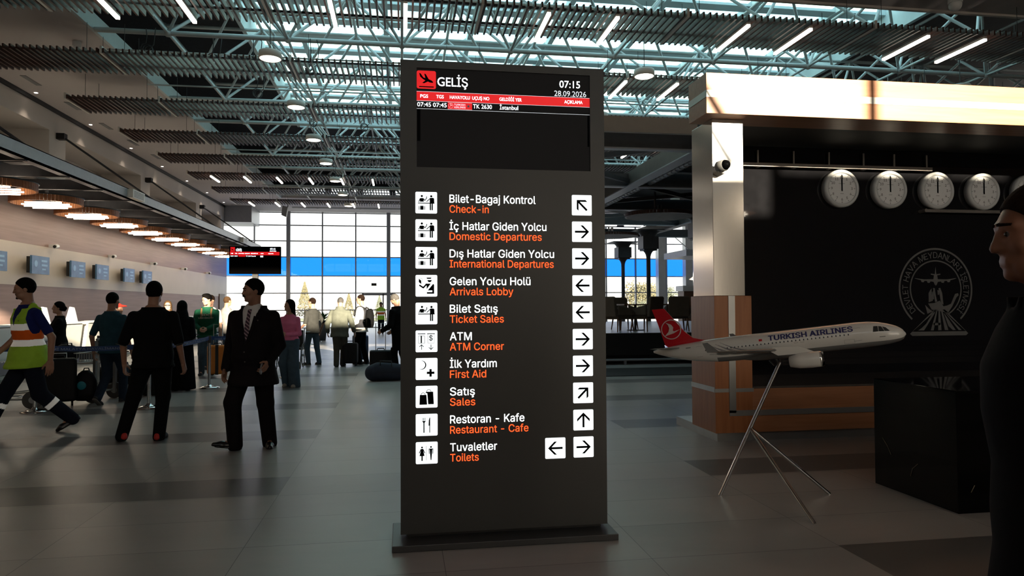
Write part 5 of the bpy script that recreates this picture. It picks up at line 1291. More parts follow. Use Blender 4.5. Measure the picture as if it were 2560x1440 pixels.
# ------------------------------------------------------------------ the cast
BLK = cloth('black_cotton', (.0045, .0045, .005)); SUIT = cloth('dark_suit_wool', (.010, .0075, .0085), .8); NAVY = cloth('navy_work_trousers', (.008, .010, .018)); DEN = cloth('blue_denim', (.06, .095, .13), .9); DEN2 = cloth('dark_denim', (.022, .034, .055), .9)
LIME = cloth('lime_reflective_vest', (.36, .60, .05), .6, var=.06); ORG = cloth('orange_vest_band', (.80, .13, .015), .6, var=.05); REF = P('silver_tape_glow', (.80, .78, .72), .4, var=.04, es=.10, ecol=(1, .96, .88)); ROY = cloth('royal_blue_polo', (.012, .018, .11)); TEAL = cloth('dark_teal_tee', (.022, .062, .085))  # silver tape given a faint glow in place of bounced light
SHB = P('black_shoe_leather', (.008, .007, .007), .3, var=.2); SHG = P('black_trainer', (.012, .012, .013), .7, var=.2); SOLE = P('pale_rubber_sole', (.16, .15, .13), .7); REDP = P('red_heel', (.45, .02, .015), .6)
WHT = cloth('white_shirt_cotton', (.70, .68, .66), .8, var=.03); GRY = cloth('grey_cotton', (.20, .19, .185)); PINK = cloth('pink_knit', (.72, .19, .34), .9, var=.06); GRN = cloth('dark_green_fleece', (.010, .075, .04)); OLV = cloth('olive_grey_jacket', (.10, .105, .085)); CHR = cloth('charcoal_tee', (.03, .03, .028))
BG = cloth('beige_cloth', (.30, .26, .2))

# 1 airport worker in the reflective vest, striding to the left
def bands(p):
    z, x = p[:, 2], p[:, 0]; m = np.zeros(len(z)); m[(z > .055) & (z < .095)] = 1; m[(z >= .095) & (z < .155)] = 2; m[(z >= .155) & (z < .195)] = 1
    return m
def tapes(c, ank, knee):
    m = np.zeros(len(c))
    for a, k in zip(ank, knee):
        d = nrm(k-a); t = (c-a) @ d; r = np.linalg.norm(c-a-np.outer(t, d), axis=1); m[(t > .24) & (t < .30) & (r < .14)] = 1
    return m
pr, J = person('airport worker in lime reflective vest striding left past the luggage trolleys', (-4.44, 9.30, 0), -118, 1.92, feet=[(-.09, -.34, .08, 4, 30), (.10, .42, .0, 0, -12)], hands=[(-.10, -.12, -.52), (.10, .22, -.47)], elbow=[(-.4, -1, 0), (.4, -1, 0)], lean=3, twist=22, head=(-26, -4), skin=0,
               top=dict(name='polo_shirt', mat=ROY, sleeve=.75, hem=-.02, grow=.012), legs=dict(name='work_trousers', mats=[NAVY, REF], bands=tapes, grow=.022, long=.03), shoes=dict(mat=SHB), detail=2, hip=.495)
F = Field(); F.loft(J['TT'], J['P0'], [(-.065*1.92, .118*1.92, .112*1.92, .012*1.92), (-.03*1.92, .110*1.92, .098*1.92, .006*1.92), (.03*1.92, .102*1.92, .088*1.92, .004*1.92)]+[(z, a, b, y) for z, a, b, y in J['prof'] if z > .04*1.92 and z < .30*1.92], .02, .026)
for i in range(2): F.cap(J['S'][i]-(J['S'][i]-J['NB'])*.15, J['S'][i]-(J['S'][i]-J['NB'])*.5+np.array([0, 0, .02]), .05, .05, .03)
lc = J['loc']; H_ = 1.92
F.sub(lambda X, Y, Z: (lambda x, y, z: np.where(z > .13*H_, np.abs(x)-(.098*H_-np.maximum(0, z-.13*H_)*.14), np.abs(x)-.118*H_))(*lc(X, Y, Z)))
F.sub(lambda X, Y, Z: (lambda x, y, z: np.minimum((z-.17*H_)*.42-np.abs(x), y-.0))(*lc(X, Y, Z)))
nc_ = J['NB']; F.sub(lambda X, Y, Z: .068-np.sqrt((X-nc_[0])**2+(Y-nc_[1])**2+(Z-nc_[2]-.02)**2))
for i in range(2):
    a_, b_ = J['S'][i], J['S'][i]+(J['el'][i]-J['S'][i])*.9+(J['S'][i]-J['NB'])*.35
    def armhole(X, Y, Z, a=a_, b=b_):
        d = b-a; t = np.clip(((X-a[0])*d[0]+(Y-a[1])*d[1]+(Z-a[2])*d[2])/(d@d), 0, 1); return .066-np.sqrt((X-a[0]-t*d[0])**2+(Y-a[1]-t*d[1])**2+(Z-a[2]-t*d[2])**2)
    F.sub(armhole)
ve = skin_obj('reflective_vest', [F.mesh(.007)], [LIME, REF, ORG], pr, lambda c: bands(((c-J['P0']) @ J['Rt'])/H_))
mb = MB(); tl = J['tl']
for sx in (-1, 1): mb.tube([J['NB']+np.array([sx*.05, .01, .01]), tl(sx*.05, .135, .46), tl(sx*.02, .150, .36), tl(0, .152, .30)], .006, 6)
mb.build('lanyard', P('grey_lanyard', (.4, .42, .45), .6), ve, local=True)
F = Field(); g = J['g']; F.cap(g(-.022, .090, -.050), g(.022, .090, -.050), .007, .007, .004); F.ell(g(0, .080, -.094), (.026, .016, .016), J['Rh'].T, .01); skin_obj('goatee', [F.mesh(.006)], HAIR['black'], pr)
# chest badge print
mb = MB(); put_text(mb, 'HAVAŞ', tl(-.115, .146, .405), J['Rt'] @ np.array([1, .12, 0]), (0, 0, 1), .016, .055, INTER, .02); mb.build('chest_print', P('navy_print', (.02, .03, .10), .6), ve, local=True)
# 2 man in black polo seen from behind
pr, J = person('man in black polo and black trousers standing with back to camera, feet apart', (-2.81, 8.60, 0), 3, 1.80, feet=[(-.30, 0, 0, -38, 0), (.08, .02, 0, 3, 0)], hands=[(-.11, .03, -.53), (.10, .05, -.53)], elbow=[(-.4, -1, 0), (.4, -1, 0)], head=(8, -2), skin=0, style='short', fat=1.16,
               top=dict(name='polo_shirt', mat=BLK, sleeve=.95, hem=-.055, grow=.018, arm=1.12), legs=dict(mat=BLK, grow=.018, long=.04), shoes=dict(mat=SHG, heel=REDP), detail=2, curl=.6)
F = Field(); F.cap(J['NB']-np.array([0, .0, .012]), J['NB']+np.array([0, .012, .022]), .064, .061, .01); F.sub(half(J['NB']+np.array([0, 0, .03]), (0, .25, 1))); F.sub(half(J['NB']-np.array([0, 0, .02]), (0, 0, -1))); skin_obj('collar', [F.mesh(.007)], cloth('grey_collar', (.035, .04, .042)), pr)
for i in range(2):
    mb = MB(); d = nrm(J['el'][i]-J['S'][i]); c = J['S'][i]+(J['el'][i]-J['S'][i])*.95
    mb.lathe([(.068, -.003), (.0695, 0), (.068, .003)], c+d*.050, d, 24)
    mb.build('cuff_stripe', cloth('pale_stripe', (.10, .10, .09)), pr, local=True)
# 3 man in the dark suit
pr, J = person('moustached man in dark suit and striped tie walking towards the camera', (-1.56, 7.84, 0), 192, 1.80, feet=[(-.11, -.10, .0, -24, 0), (.16, .12, .02, 62, -10)], hands=[(-.02, .17, -.46), (.06, .08, -.53)], elbow=[(-.35, -1, 0), (.35, -1, 0)], twist=0, head=(-52, -3), skin=0, style='short', fat=1.13, belly=.35, shoulder_drop=.0,
               top=dict(name='suit_jacket', mat=SUIT, sleeve=1.96, hem=-.125, grow=.030, arm=1.12, flare=1.10, open=(.115, .27), neck=.070), legs=dict(name='suit_trousers', mat=SUIT, grow=.024, long=.045, flare=1.1), shoes=dict(mat=SHB, toe=1.15, sole=SHB), detail=2, curl=[(.45, .5, .55, .6), (.25, .3, .4, .45)])
inner_shirt(pr, J, WHT)
tl = J['tl']; H_ = J['H']; yf = lambda z: np.interp(z*H_, [r[0] for r in J['prof']], [r[2]+r[3] for r in J['prof']])+.013
mb = MB(); zs_ = [.300, .290, .262, .22, .17, .12, .08]; wv = [.017, .019, .016, .022, .028, .034, .036]
for (za, wa), (zb, wb) in zip(zip(zs_[:-1], wv[:-1]), zip(zs_[1:], wv[1:])):
    a = [tl(-wa, yf(za)+.008, za*H_), tl(wa, yf(za)+.008, za*H_), tl(wb, yf(zb)+.010, zb*H_), tl(-wb, yf(zb)+.010, zb*H_)]; b = [tl(-wa*.9, yf(za)-.004, za*H_), tl(wa*.9, yf(za)-.004, za*H_), tl(wb*.9, yf(zb)-.004, zb*H_), tl(-wb*.9, yf(zb)-.004, zb*H_)]
    mb.add(a+b, [(0, 3, 2, 1), (0, 1, 5, 4), (1, 2, 6, 5), (2, 3, 7, 6), (3, 0, 4, 7)])
def tie_mat():
    m = bpy.data.materials.new('striped_tie'); m.use_nodes = True; nt = m.node_tree; b = nt.nodes['Principled BSDF']; t = nt.nodes.new('ShaderNodeTexCoord'); mp = nt.nodes.new('ShaderNodeMapping'); mp.inputs['Rotation'].default_value = (0, R(38), 0)
    w = nt.nodes.new('ShaderNodeTexWave'); w.bands_direction = 'Z'; w.inputs['Scale'].default_value = 11; r = nt.nodes.new('ShaderNodeValToRGB'); r.color_ramp.interpolation = 'CONSTANT'; e = r.color_ramp.elements; e[0].color = (.02, .012, .03, 1); e[1].position = .45; e[1].color = (.20, .03, .05, 1); x = e.new(.8); x.color = (.40, .33, .36, 1)
    nt.links.new(t.outputs['Object'], mp.inputs[0]); nt.links.new(mp.outputs[0], w.inputs[0]); nt.links.new(w.outputs['Color'], r.inputs[0]); nt.links.new(r.outputs[0], b.inputs[0]); b.inputs['Roughness'].default_value = .5; return m
mb.build('tie', tie_mat(), pr, local=True)
mb = MB()
for sx in (-1, 1):
    pts = [(sx*.010, .125), (sx*.062, .240), (sx*.052, .292), (sx*.030, .312), (sx*.066, .278), (sx*.105, .246), (sx*.082, .232), (sx*.05, .150)]
    v = [tl(x*H_*.62, yf(min(z, .27))+.030, z*H_) for x, z in ((sx*.012, .10), (sx*.060, .262), (sx*.100, .248), (sx*.085, .225), (sx*.095, .222), (sx*.03, .11))]
    w_ = [p-J['Rt'] @ np.array([0, .012, 0]) for p in v]; n = len(v); mb.add(v+w_, [tuple(range(n)), tuple(range(2*n-1, n-1, -1))]+[(i, (i+1) % n, n+(i+1) % n, n+i) for i in range(n)])
mb.build('lapels', SUIT, pr, local=True)
mb = MB(); mb.ball(tl(-.0, yf(.06)+.045, .055*H_), .008, 8, 6); mb.ball(tl(0, yf(.0)+.042, -.002*H_), .008, 8, 6); mb.ball(tl(-.115, yf(.24)+.028, .235*H_), .008, 8, 6); mb.build('buttons', P('button_shine', (.1, .09, .08), .3), pr, local=True)
F = Field(); g = J['g']; F.cap(g(0, .104, -.045), g(-.026, .092, -.055), .0085, .006, .006); F.cap(g(0, .104, -.045), g(.026, .092, -.055), .0085, .006, .006)
for sx in (-1, 1): F.cap(g(sx*.014, .098, .034), g(sx*.048, .082, .030), .006, .005, .004)
skin_obj('moustache_and_brows', [F.mesh(.0055)], HAIR['black'], pr)
mob = thing('mobile_phone', 'small silver phone held in the hand of the man in the dark suit', 'phone', tuple(world(pr, J['wr'][0])+Vector((-.0, -.06, -.04))))
c_ = world(pr, J['wr'][0]); f_ = nrm(J['wr'][0]-J['el'][0]); fw_ = Vector(world(pr, J['wr'][0]+f_*.085))-c_
MB().beam(c_+fw_*.55+Vector((-.035, -.02, .02)), c_+fw_*1.45+Vector((-.02, -.03, -.02)), .016, .045).build('case', P('silver_phone', (.35, .36, .38), .3, metal=.5), mob)
# 4 man in teal tee walking away
person('man in dark teal tee and jeans walking away, heel lifted, left of the black polo', (-4.52, 11.95, 0), 10, 1.77, feet=[(-.06, -.20, .05, 0, 36), (.07, .24, 0, 4, 0)], hands=[(-.10, .02, -.53), (.07, .10, -.52)], head=(-4, -4), skin=0, top=dict(name='tee_shirt', mat=TEAL, sleeve=.85, hem=-.05, grow=.018), legs=dict(name='jeans', mat=DEN2, grow=.014), shoes=dict(mat=SHG, sole=SOLE), detail=1, hip=.505)
# 5 woman with dark ponytail, arms folded
person('woman with dark ponytail and black top standing with folded arms by the check-in desk', (-6.32, 14.3, 0), -108, 1.62, 'f', hands=[(.20, .22, -.24), (-.16, .26, -.22)], elbow=[(-1, .2, -1), (1, .2, -1)], head=(4, 4), skin=1, style='pony', top=dict(name='sweatshirt', mat=BLK, sleeve=1.9, hem=-.06, grow=.024, arm=1.2), legs=dict(mat=BG, grow=.014), shoes=dict(mat=SHG), detail=1)
# 6, 7 two women in black cloaks
person('woman in a long black cloak and black headscarf seen from behind beside the belt post', (-3.96, 13.6, 0), -18, 1.63, 'f', head=(15, -5), skin=1, style='scarf', hair=BLK, hands=[(.06, .22, -.32), (-.06, .22, -.32)], top=dict(name='cloak', mat=BLK, sleeve=1.7, hem=-.49, grow=.035, flare=1.25, arm=1.3), shoes=dict(mat=SHG), detail=1)
person('shorter woman in dark cloak and grey headscarf next to the black cloaked woman', (-4.28, 13.0, 0), 10, 1.56, 'f', head=(-20, -5), skin=1, style='scarf', hair=cloth('grey_scarf', (.07, .07, .065)), hands=[(.05, .2, -.34), (-.05, .2, -.34)], top=dict(name='cloak', mat=cloth('dark_green_cloak', (.014, .016, .014)), sleeve=1.7, hem=-.49, grow=.04, flare=1.25, arm=1.3), shoes=dict(mat=SHG), detail=1)
# 8 student in green sweatshirt
pr, J = person('bearded man in green sweatshirt with backpack straps behind the orange suitcase', (-4.28, 16.5, 0), 172, 1.80, feet=[(-.10, 0, 0, -8, 0), (.10, .05, 0, 8, 0)], hands=[(.16, .30, -.36), (-.10, .32, -.36)], elbow=[(-1, -.5, -1), (1, -.5, -1)], head=(-52, -12), skin=1, style='top', top=dict(name='sweatshirt', mat=GRN, sleeve=1.9, hem=-.04, grow=.026, arm=1.15), legs=dict(name='jeans', mat=DEN, grow=.014), shoes=dict(mat=SHG), detail=1)
tl = J['tl']; mb = MB(); put_text(mb, 'EDC', tl(.085, .165, .375), J['Rt'] @ np.array([-1, 0, 0]), (0, 0, 1), .045, .17, None, .02); put_text(mb, 'UNIVERSITY', tl(.155, .160, .315), J['Rt'] @ np.array([-1, 0, 0]), (0, 0, 1), .032, .31, None, .02); mb.build('chest_lettering', P('cream_print', (.6, .58, .48), .7), pr, local=True)
F = Field(); g = J['g']; F.cap(g(-.035, .06, -.085), g(.035, .06, -.085), .034, .034, .02); F.cap(g(-.02, .09, -.05), g(.02, .09, -.05), .007, .007, .004); F.sub(half(g(0, 0, -.062), J['Rh'] @ np.array([0, .6, 1]))); skin_obj('beard', [F.mesh(.009)], HAIR['black'], pr)
mb = MB()
for sx in (-1, 1): mb.lathe([(.022, -.002), (.025, -.002), (.025, .002), (.022, .002), (.022, -.002)], g(sx*.032, .108, .008), J['Rh'] @ np.array([0, 1, 0]), 16)
mb.build('glasses', M['black'], pr, local=True)
bpk = thing('backpack', 'tan strapped backpack worn by the man in the green sweatshirt', 'backpack', tuple(world(pr, J['P0'])))
mb = MB()
for sx in (-1, 1): mb.tube([world(pr, tl(sx*.10, q, z)) for q, z in ((-.14, .50), (-.03, .545), (.06, .53), (.135, .45), (.14, .34), (.05, .22), (-.10, .18))], .020, 8)
mb.build('straps', P('tan_strap', (.22, .12, .05), .7), bpk); mb = MB(); c_ = world(pr, tl(0, -.24, .34)); mb.ball(c_, (.16, .10, .22), 16, 12); mb.build('pack', cloth('dark_green_pack', (.02, .03, .02)), bpk)
# 9.. background heads
person('man in white tee standing just behind the man in the green sweatshirt', (-4.62, 18.1, 0), 150, 1.80, head=(-50, 0), skin=1, style='short', hair='brown', top=dict(name='tee_shirt', mat=WHT, sleeve=.8, grow=.018), legs=dict(mat=DEN), shoes=dict(mat=SHG), detail=1)
person('man with cropped sunlit hair and grey tee seen from behind, left of the dark suit', (-4.42, 18.9, 0), 35, 1.78, head=(0, 0), skin=1, style='crop', hair='light', top=dict(name='tee_shirt', mat=GRY, sleeve=.8, grow=.02), legs=dict(mat=DEN), shoes=dict(mat=SHG), detail=1)
pr, J = person('woman in dark sunglasses peeking over the cloaked women', (-5.25, 17.0, 0), 175, 1.66, 'f', head=(8, 4), skin=1, style='long', hair='light', top=dict(name='blouse', mat=GRY, sleeve=1.8, grow=.018), legs=dict(mat=DEN), shoes=dict(mat=SHG), detail=1)
g = J['g']; MB().box(-.001, -.001, -.001, .001, .001, .001).build('tmp', M['black']) if False else None
F = Field(); F.cap(g(-.048, .090, .008), g(.048, .090, .008), .016, .016, .0); skin_obj('sunglasses', [F.mesh(.007)], M['black'], pr)
pr, J = person('person in a red and white cap behind the man in the black polo', (-5.95, 16.0, 0), 100, 1.58, head=(0, 0), skin=1, style='crop', top=dict(name='tee_shirt', mat=cloth('beige_tee', (.4, .36, .3)), sleeve=.8, grow=.02), legs=dict(mat=DEN), shoes=dict(mat=SHG), detail=1)
g = J['g']; F = Field(); F.ell(g(0, -.012, .045), (.088, .106, .095), J['Rh'].T, .01); F.cap(g(0, .08, .055), g(0, .16, .045), .05, .045, .01); F.sub(half(g(0, 0, .045), J['Rh'] @ np.array([0, .1, -1]))); skin_obj('cap', [F.mesh(.010)], cloth('red_cap', (.5, .03, .02)), pr)
# woman with the bun at the left edge
person('woman with a dark bun and light scarf at the left edge behind the vest worker', (-7.9, 14.2, 0), 60, 1.62, 'f', hands=[(.05, .25, -.25), (-.05, .25, -.25)], head=(0, 0), skin=1, style='bun', hair='brown', top=dict(name='blouse', mat=cloth('dark_top', (.02, .02, .022)), sleeve=1.8, grow=.02), legs=dict(mat=BLK), shoes=dict(mat=SHG), detail=1)
# pink top
pr, J = person('young woman with long dark hair in pink top and wide ripped jeans walking', (-2.09, 13.75, 0), 192, 1.64, 'f', feet=[(-.11, .06, .0, -6, 0), (.10, -.12, .02, 14, 12)], hands=[(.16, .20, -.30), (.02, .22, -.34)], elbow=[(-1, -.6, -.6), (1, -.6, -.6)], head=(-42, 4), skin=1, style='long', hair='black', top=dict(name='knit_top', mat=PINK, sleeve=1.95, hem=.02, grow=.012, arm=1.05), legs=dict(name='wide_jeans', mat=DEN, grow=.022, flare=2.0, long=.04), shoes=dict(mat=P('pale_trainer', (.30, .28, .24), .7), sole=SOLE), detail=1)
# man in charcoal tee with the wheelchair
person('man in charcoal tee and jeans standing sideways by the wheelchair', (-2.30, 18.9, 0), -48, 1.74, feet=[(-.09, .10, 0, -10, 0), (.10, -.10, 0, 12, 0)], hands=[(-.02, .22, -.40), (.10, .04, -.50)], head=(12, 0), skin=1, style='crop', hair='brown', top=dict(name='tee_shirt', mat=CHR, sleeve=.9, grow=.02), legs=dict(name='jeans', mat=DEN, grow=.014), shoes=dict(mat=SHG, sole=SOLE), detail=1)
# traveller in olive jacket with his back to us
person('grey-haired man in olive jacket seen from behind beside two suitcases', (-1.55, 18.2, 0), 8, 1.74, feet=[(-.06, -.06, 0, -4, 0), (.05, .14, 0, 10, 0)], hands=[(-.12, .05, -.50), (.16, .0, -.49)], lean=5, head=(14, -16), skin=1, style='crop', hair='grey', fat=1.12, top=dict(name='jacket', mat=OLV, sleeve=1.85, hem=-.08, grow=.034, arm=1.25, high=1), legs=dict(mat=cloth('grey_slacks', (.06, .055, .045)), grow=.022), shoes=dict(mat=SHB), detail=1)
# man in white shirt and vest with backpack
pr, J = person('man in white shirt and dark waistcoat with black backpack in profile', (-1.05, 18.75, 0), -72, 1.82, feet=[(-.08, .05, 0, -4, 0), (.09, -.06, 0, 8, 0)], hands=[(-.02, .26, -.42), (.04, .22, -.44)], head=(6, 0), skin=1, style='crop', hair='brown', top=dict(name='shirt', mat=WHT, sleeve=1.9, grow=.022, arm=1.15), legs=dict(mat=BLK, grow=.016), shoes=dict(mat=SHB), detail=1)
F = Field(); F.loft(J['TT'], J['P0'], [r for r in J['prof'] if 0 < r[0] < .29*1.82], .02, .030); lc2 = J['loc']
F.sub(lambda X, Y, Z: (lambda x, y, z: np.where(z > .13*1.82, np.abs(x)-.068*1.82, -1))(*lc2(X, Y, Z))); F.sub(lambda X, Y, Z: (lambda x, y, z: np.minimum((z-.12*1.82)*.5-np.abs(x), y))(*lc2(X, Y, Z))); skin_obj('waistcoat', [F.mesh(.014)], cloth('charcoal_waistcoat', (.03, .03, .035)), pr)
tl = J['tl']; bp2 = thing('backpack', 'black backpack on the man in the white shirt and waistcoat', 'backpack', tuple(world(pr, J['P0'])))
F = Field(); F.loft(J['TT'], J['P0']+J['Rt'] @ np.array([0, -.235, .10]), [(-.10, .13, .07, 0), (.0, .16, .10, 0), (.22, .16, .10, 0), (.36, .13, .07, 0), (.40, .07, .04, 0)], .02); o = skin_obj('pack', [F.mesh(.016)], cloth('black_pack', (.003, .003, .0035)), bp2)
o.matrix_parent_inverse = bp2.matrix_world.inverted(); bpy.context.view_layer.update(); o.parent = bp2; o.matrix_parent_inverse = Matrix(); o.matrix_basis = Matrix.Translation(-Vector(J['P0'])) if False else Matrix.Identity(4)
bp2.location = pr.location; bp2.rotation_euler = pr.rotation_euler
mb = MB()
for sx in (-1, 1): mb.tube([tl(sx*.11, q, z) for q, z in ((-.16, .50), (-.03, .56), (.06, .54), (.14, .45), (.15, .34), (.05, .22), (-.14, .16))], .020, 8)
mb.build('straps', M['black'], bp2, local=True)
# far worker in reflective vest
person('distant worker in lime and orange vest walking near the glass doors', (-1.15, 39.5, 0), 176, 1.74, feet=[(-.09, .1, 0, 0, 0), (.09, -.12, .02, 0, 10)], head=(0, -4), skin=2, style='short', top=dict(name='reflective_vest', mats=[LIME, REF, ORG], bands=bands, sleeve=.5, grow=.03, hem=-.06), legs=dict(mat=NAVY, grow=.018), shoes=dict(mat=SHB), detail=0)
# man in dark coat looking down, by the totem edge
person('grey-haired man in long dark coat looking down beside the black cabin case', (-.06, 15.75, 0), -60, 1.78, feet=[(-.09, .06, 0, -4, 0), (.10, -.08, 0, 8, 0)], hands=[(-.06, .22, -.40), (-.03, .20, -.42)], lean=8, head=(6, -34), skin=1, style='short', hair='grey', fat=1.08, top=dict(name='coat', mat=BLK, sleeve=1.92, hem=-.20, grow=.034, arm=1.2, flare=1.05), legs=dict(mat=BLK, grow=.02), shoes=dict(mat=SHB), detail=1)
# foreground passer-by at the right edge
pr, J = person('man in black top passing close to the camera at the right edge, face in profile', (1.615, 1.52, 0), -62, 1.80, feet=[(-.09, .22, 0, 0, 0), (.10, -.22, .03, 0, 14)], hands=[(-.02, -.04, -.55), (.02, -.06, -.55)], lean=1, head=(3, -3), skin=2, style='short', hair='brown', top=dict(name='black_jacket', mat=BLK, sleeve=1.9, hem=-.10, grow=.030, arm=1.2, neck=.085), legs=dict(mat=BLK, grow=.02), shoes=dict(mat=SHB), detail=2)
F = Field(); g = J['g']
for sx in (-1, 1): F.cap(g(sx*.014, .097, .033), g(sx*.048, .081, .029), .0055, .0045, .003)
skin_obj('eyebrows', [F.mesh(.0045)], HAIR['brown'], pr)
# ================================================================== BARRIERS, TROLLEYS, LUGGAGE, DESKS
def stanchion():
    t = thing('belt_post', '', 'belt post')
    MB().lathe([(0, 0), (.18, 0), (.185, .012), (.12, .03), (.045, .045), (.03, .07)], n=32).build('base', M['chrome'], t)
    MB().cyl((0, 0, .05), (0, 0, .84), .026, n=16).build('pole', M['chrome'], t)
    MB().cyl((0, 0, .84), (0, 0, .97), .034, n=16).build('belt_head', M['steel_dark'], t)
    return t
ST = stanchion()
posts = [(-5.256, 11.18, 'steel belt post with a round base by the legs of the vest worker'), (-3.749, 11.30, 'steel belt post with a round base behind the man in the black polo'), (-3.554, 13.88, 'steel belt post beside the orange suitcase'),
         (-5.75, 14.6, 'steel belt post behind the man in the teal tee'), (-3.62, 29.0, 'distant steel belt post left of the tall dark planter'), (-3.60, 31.3, 'distant steel belt post in front of the tall dark planter'), (-2.4, 15.6, 'steel belt post hidden beyond the man in the dark suit')]
for i, (x, y, lb) in enumerate(posts):
    o = ST if i == 0 else dup(ST)
    o.location = (x, y, 0); o['label'] = lb; o['group'] = 'belt posts'
def belt(p, q, z0, z1, label, txt=True):
    p = Vector((p[0], p[1], z0)); q = Vector((q[0], q[1], z1)); d = (q-p); L = d.length; u = d.normalized(); sd = u.cross(Vector((0, 0, 1))).normalized()
    mb = MB(); n = 10; v = []
    for i in range(n+1):
        t = i/n; c = p+d*t+Vector((0, 0, -.03*4*t*(1-t))); v += [c+Vector((0, 0, .036))+sd*.002, c-Vector((0, 0, .036))+sd*.002, c-Vector((0, 0, .036))-sd*.002, c+Vector((0, 0, .036))-sd*.002]
    fs = []
    for i in range(n):
        for k in range(4): fs.append((4*i+k, 4*i+(k+1) % 4, 4*i+4+(k+1) % 4, 4*i+4+k))
    mb.add(v, fs); o = tag(mb.build('barrier_belt', M['belt']), label, 'belt', 'blue barrier belts')
    if txt:
        mb = MB(); x = .12
        while x+1.1 < L:
            t = (x+.5)/L; put_text(mb, 'DHMİ MALATYA HAVALİMANI', p+u*x+sd*.0032+Vector((0, 0, -.016-.03*4*t*(1-t))), u, (0, 0, 1), .032, 1.0, INTER, .01); x += 1.25
        mb.build('printed_lettering', M['belt_txt'], o)
belt((-5.256, 11.18), (-3.749, 11.30), .93, .93, 'blue printed barrier belt between the post by the vest worker and the black polo')
belt((-3.749, 11.30), (-3.554, 13.88), .90, .93, 'blue printed barrier belt rising past the cloaked women to the post by the suitcase')
belt((-3.554, 13.88), (-2.4, 15.6), .93, .93, 'blue barrier belt from the suitcase post to behind the man in the dark suit')
belt((-7.6, 11.1), (-5.256, 11.18), .93, .93, 'blue printed barrier belt running off the left edge')
belt((-3.62, 29.0), (-3.60, 31.3), .93, .93, 'distant blue belt between the two posts by the planter', False)
ST2 = dup(ST, (-7.6, 11.1, 0), label='steel belt post beyond the left edge', group='belt posts')

def trolley():
    t = thing('luggage_trolley', '', 'luggage trolley'); s = M['inlay']
    mb = MB()
    for sx in (-1, 1): mb.tube([(sx*.26, -.35, .14), (sx*.24, .1, .15), (sx*.10, .55, .13)], .016, 8)
    for y, w in ((-.35, .26), (-.1, .25), (.15, .22), (.38, .16)): mb.cyl((-w, y, .15), (w, y, .15), .012, n=8)
    mb.build('base_frame', s, t)
    for sx in (-1, 1):
        MB().box(sx*.27-.03, -.40, .1, sx*.27+.03, -.36, .98).build('upright', s, t)
        w = MB().cyl((sx*.30-.02, -.36, .135), (sx*.30+.02, -.36, .135), .135, n=28).build('wheel', M['rubber'], t); MB().cyl((sx*.30-.024, -.36, .135), (sx*.30+.024, -.36, .135), .05, n=16).build('hub', s, w)
    w = MB().cyl((-.02, .50, .075), (.02, .50, .075), .075, n=20).build('wheel', M['rubber'], t)
    mb = MB(); mb.cyl((-.30, -.42, 1.0), (.30, -.42, 1.0), .02, n=10); mb.build('handle', M['grey'], t)
    mb = MB()
    for z, d in ((.62, 0), (.78, .04)): mb.tube([(-.27, -.36, z), (-.25-d, -.05, z), (.25+d, -.05, z), (.27, -.36, z)], .008, 6)
    for x in np.linspace(-.22, .22, 8): mb.cyl((x, -.05, .78), (x, -.05, .62), .005, n=5); mb.cyl((x, -.05, .62), (x, -.36, .62), .005, n=5)
    mb.build('wire_basket', s, t)
    mb = MB()
    for sx in (-1, 1): mb.cyl((sx*.2, -.36, .25), (sx*.12, .45, .17), .010, n=6)
    mb.build('side_bar', s, t)
    return t
TR = trolley()
for i, (x, y, a, lb) in enumerate(((-5.14, 12.42, 80, 'steel luggage trolley with big grey wheels carrying a black holdall'), (-5.85, 11.75, 100, 'steel luggage trolley behind the vest worker carrying the black suitcase'), (-7.1, 12.1, 60, 'steel luggage trolley at the left edge behind the vest worker'))):
    o = TR if i == 0 else dup(TR)
    o.location = (x, y, 0); o.rotation_euler = (0, 0, R(a)); o['label'] = lb; o['group'] = 'luggage trolleys'
def suitcase(x, y, rz, w, d, h, mat, label, hz, strap=False):
    t = thing('suitcase', label, 'suitcase', (x, y, 0), R(rz))
    b = MB().box(-w/2, -d/2, .07, w/2, d/2, .07+h).build('shell', mat, t, bevel=.045, local=True); b.modifiers['bevel'].segments = 4
    mb = MB()
    for k in (-.3, -.1, .1, .3): mb.box(k*w-.006, -d/2-.006, .13, k*w+.006, d/2+.006, h)
    mb.build('ribs', mat, t, local=True)
    for sx in (-1, 1):
        for sy in (-1, 1): MB().cyl((sx*w*.38-.012, sy*d*.3, .035), (sx*w*.38+.012, sy*d*.3, .035), .035, n=14).build('wheel', M['black'], t, local=True)
    mb = MB(); mb.tube([(-w*.22, d*.3, h+.05), (-w*.22, d*.3, hz), (w*.22, d*.3, hz), (w*.22, d*.3, h+.05)], .009, 8); mb.build('pull_handle', M['inlay'], t, local=True)
    mb = MB(); mb.tube([(-.08, 0, h+.07), (-.07, 0, h+.11), (.07, 0, h+.11), (.08, 0, h+.07)], .012, 8); mb.build('grip', M['black'], t, local=True)
    if strap:
        mb = MB(); mb.box(-.03, -d/2-.008, .065, .03, d/2+.008, h+.078); mb.build('strap', M['black'], t, local=True)
    return t
BS = P('black_luggage', (.005, .005, .0055), .6, var=.2, spec=.25)
suitcase(-5.22, 11.80, 25, .48, .28, .66, BS, 'big black suitcase standing behind the vest worker', .80)
suitcase(-3.93, 16.0, 8, .40, .27, .62, P('orange_shell', (.55, .17, .01), .45, var=.05), 'orange suitcase with a black strap and raised handle', 1.13, True)
suitcase(-1.30, 18.30, -5, .38, .25, .52, BS, 'black suitcase beside the man in the olive jacket', .98)
suitcase(-1.12, 19.55, 6, .42, .28, .66, P('navy_luggage', (.03, .06, .13), .5), 'blue suitcase partly hidden by the black one', 1.02)
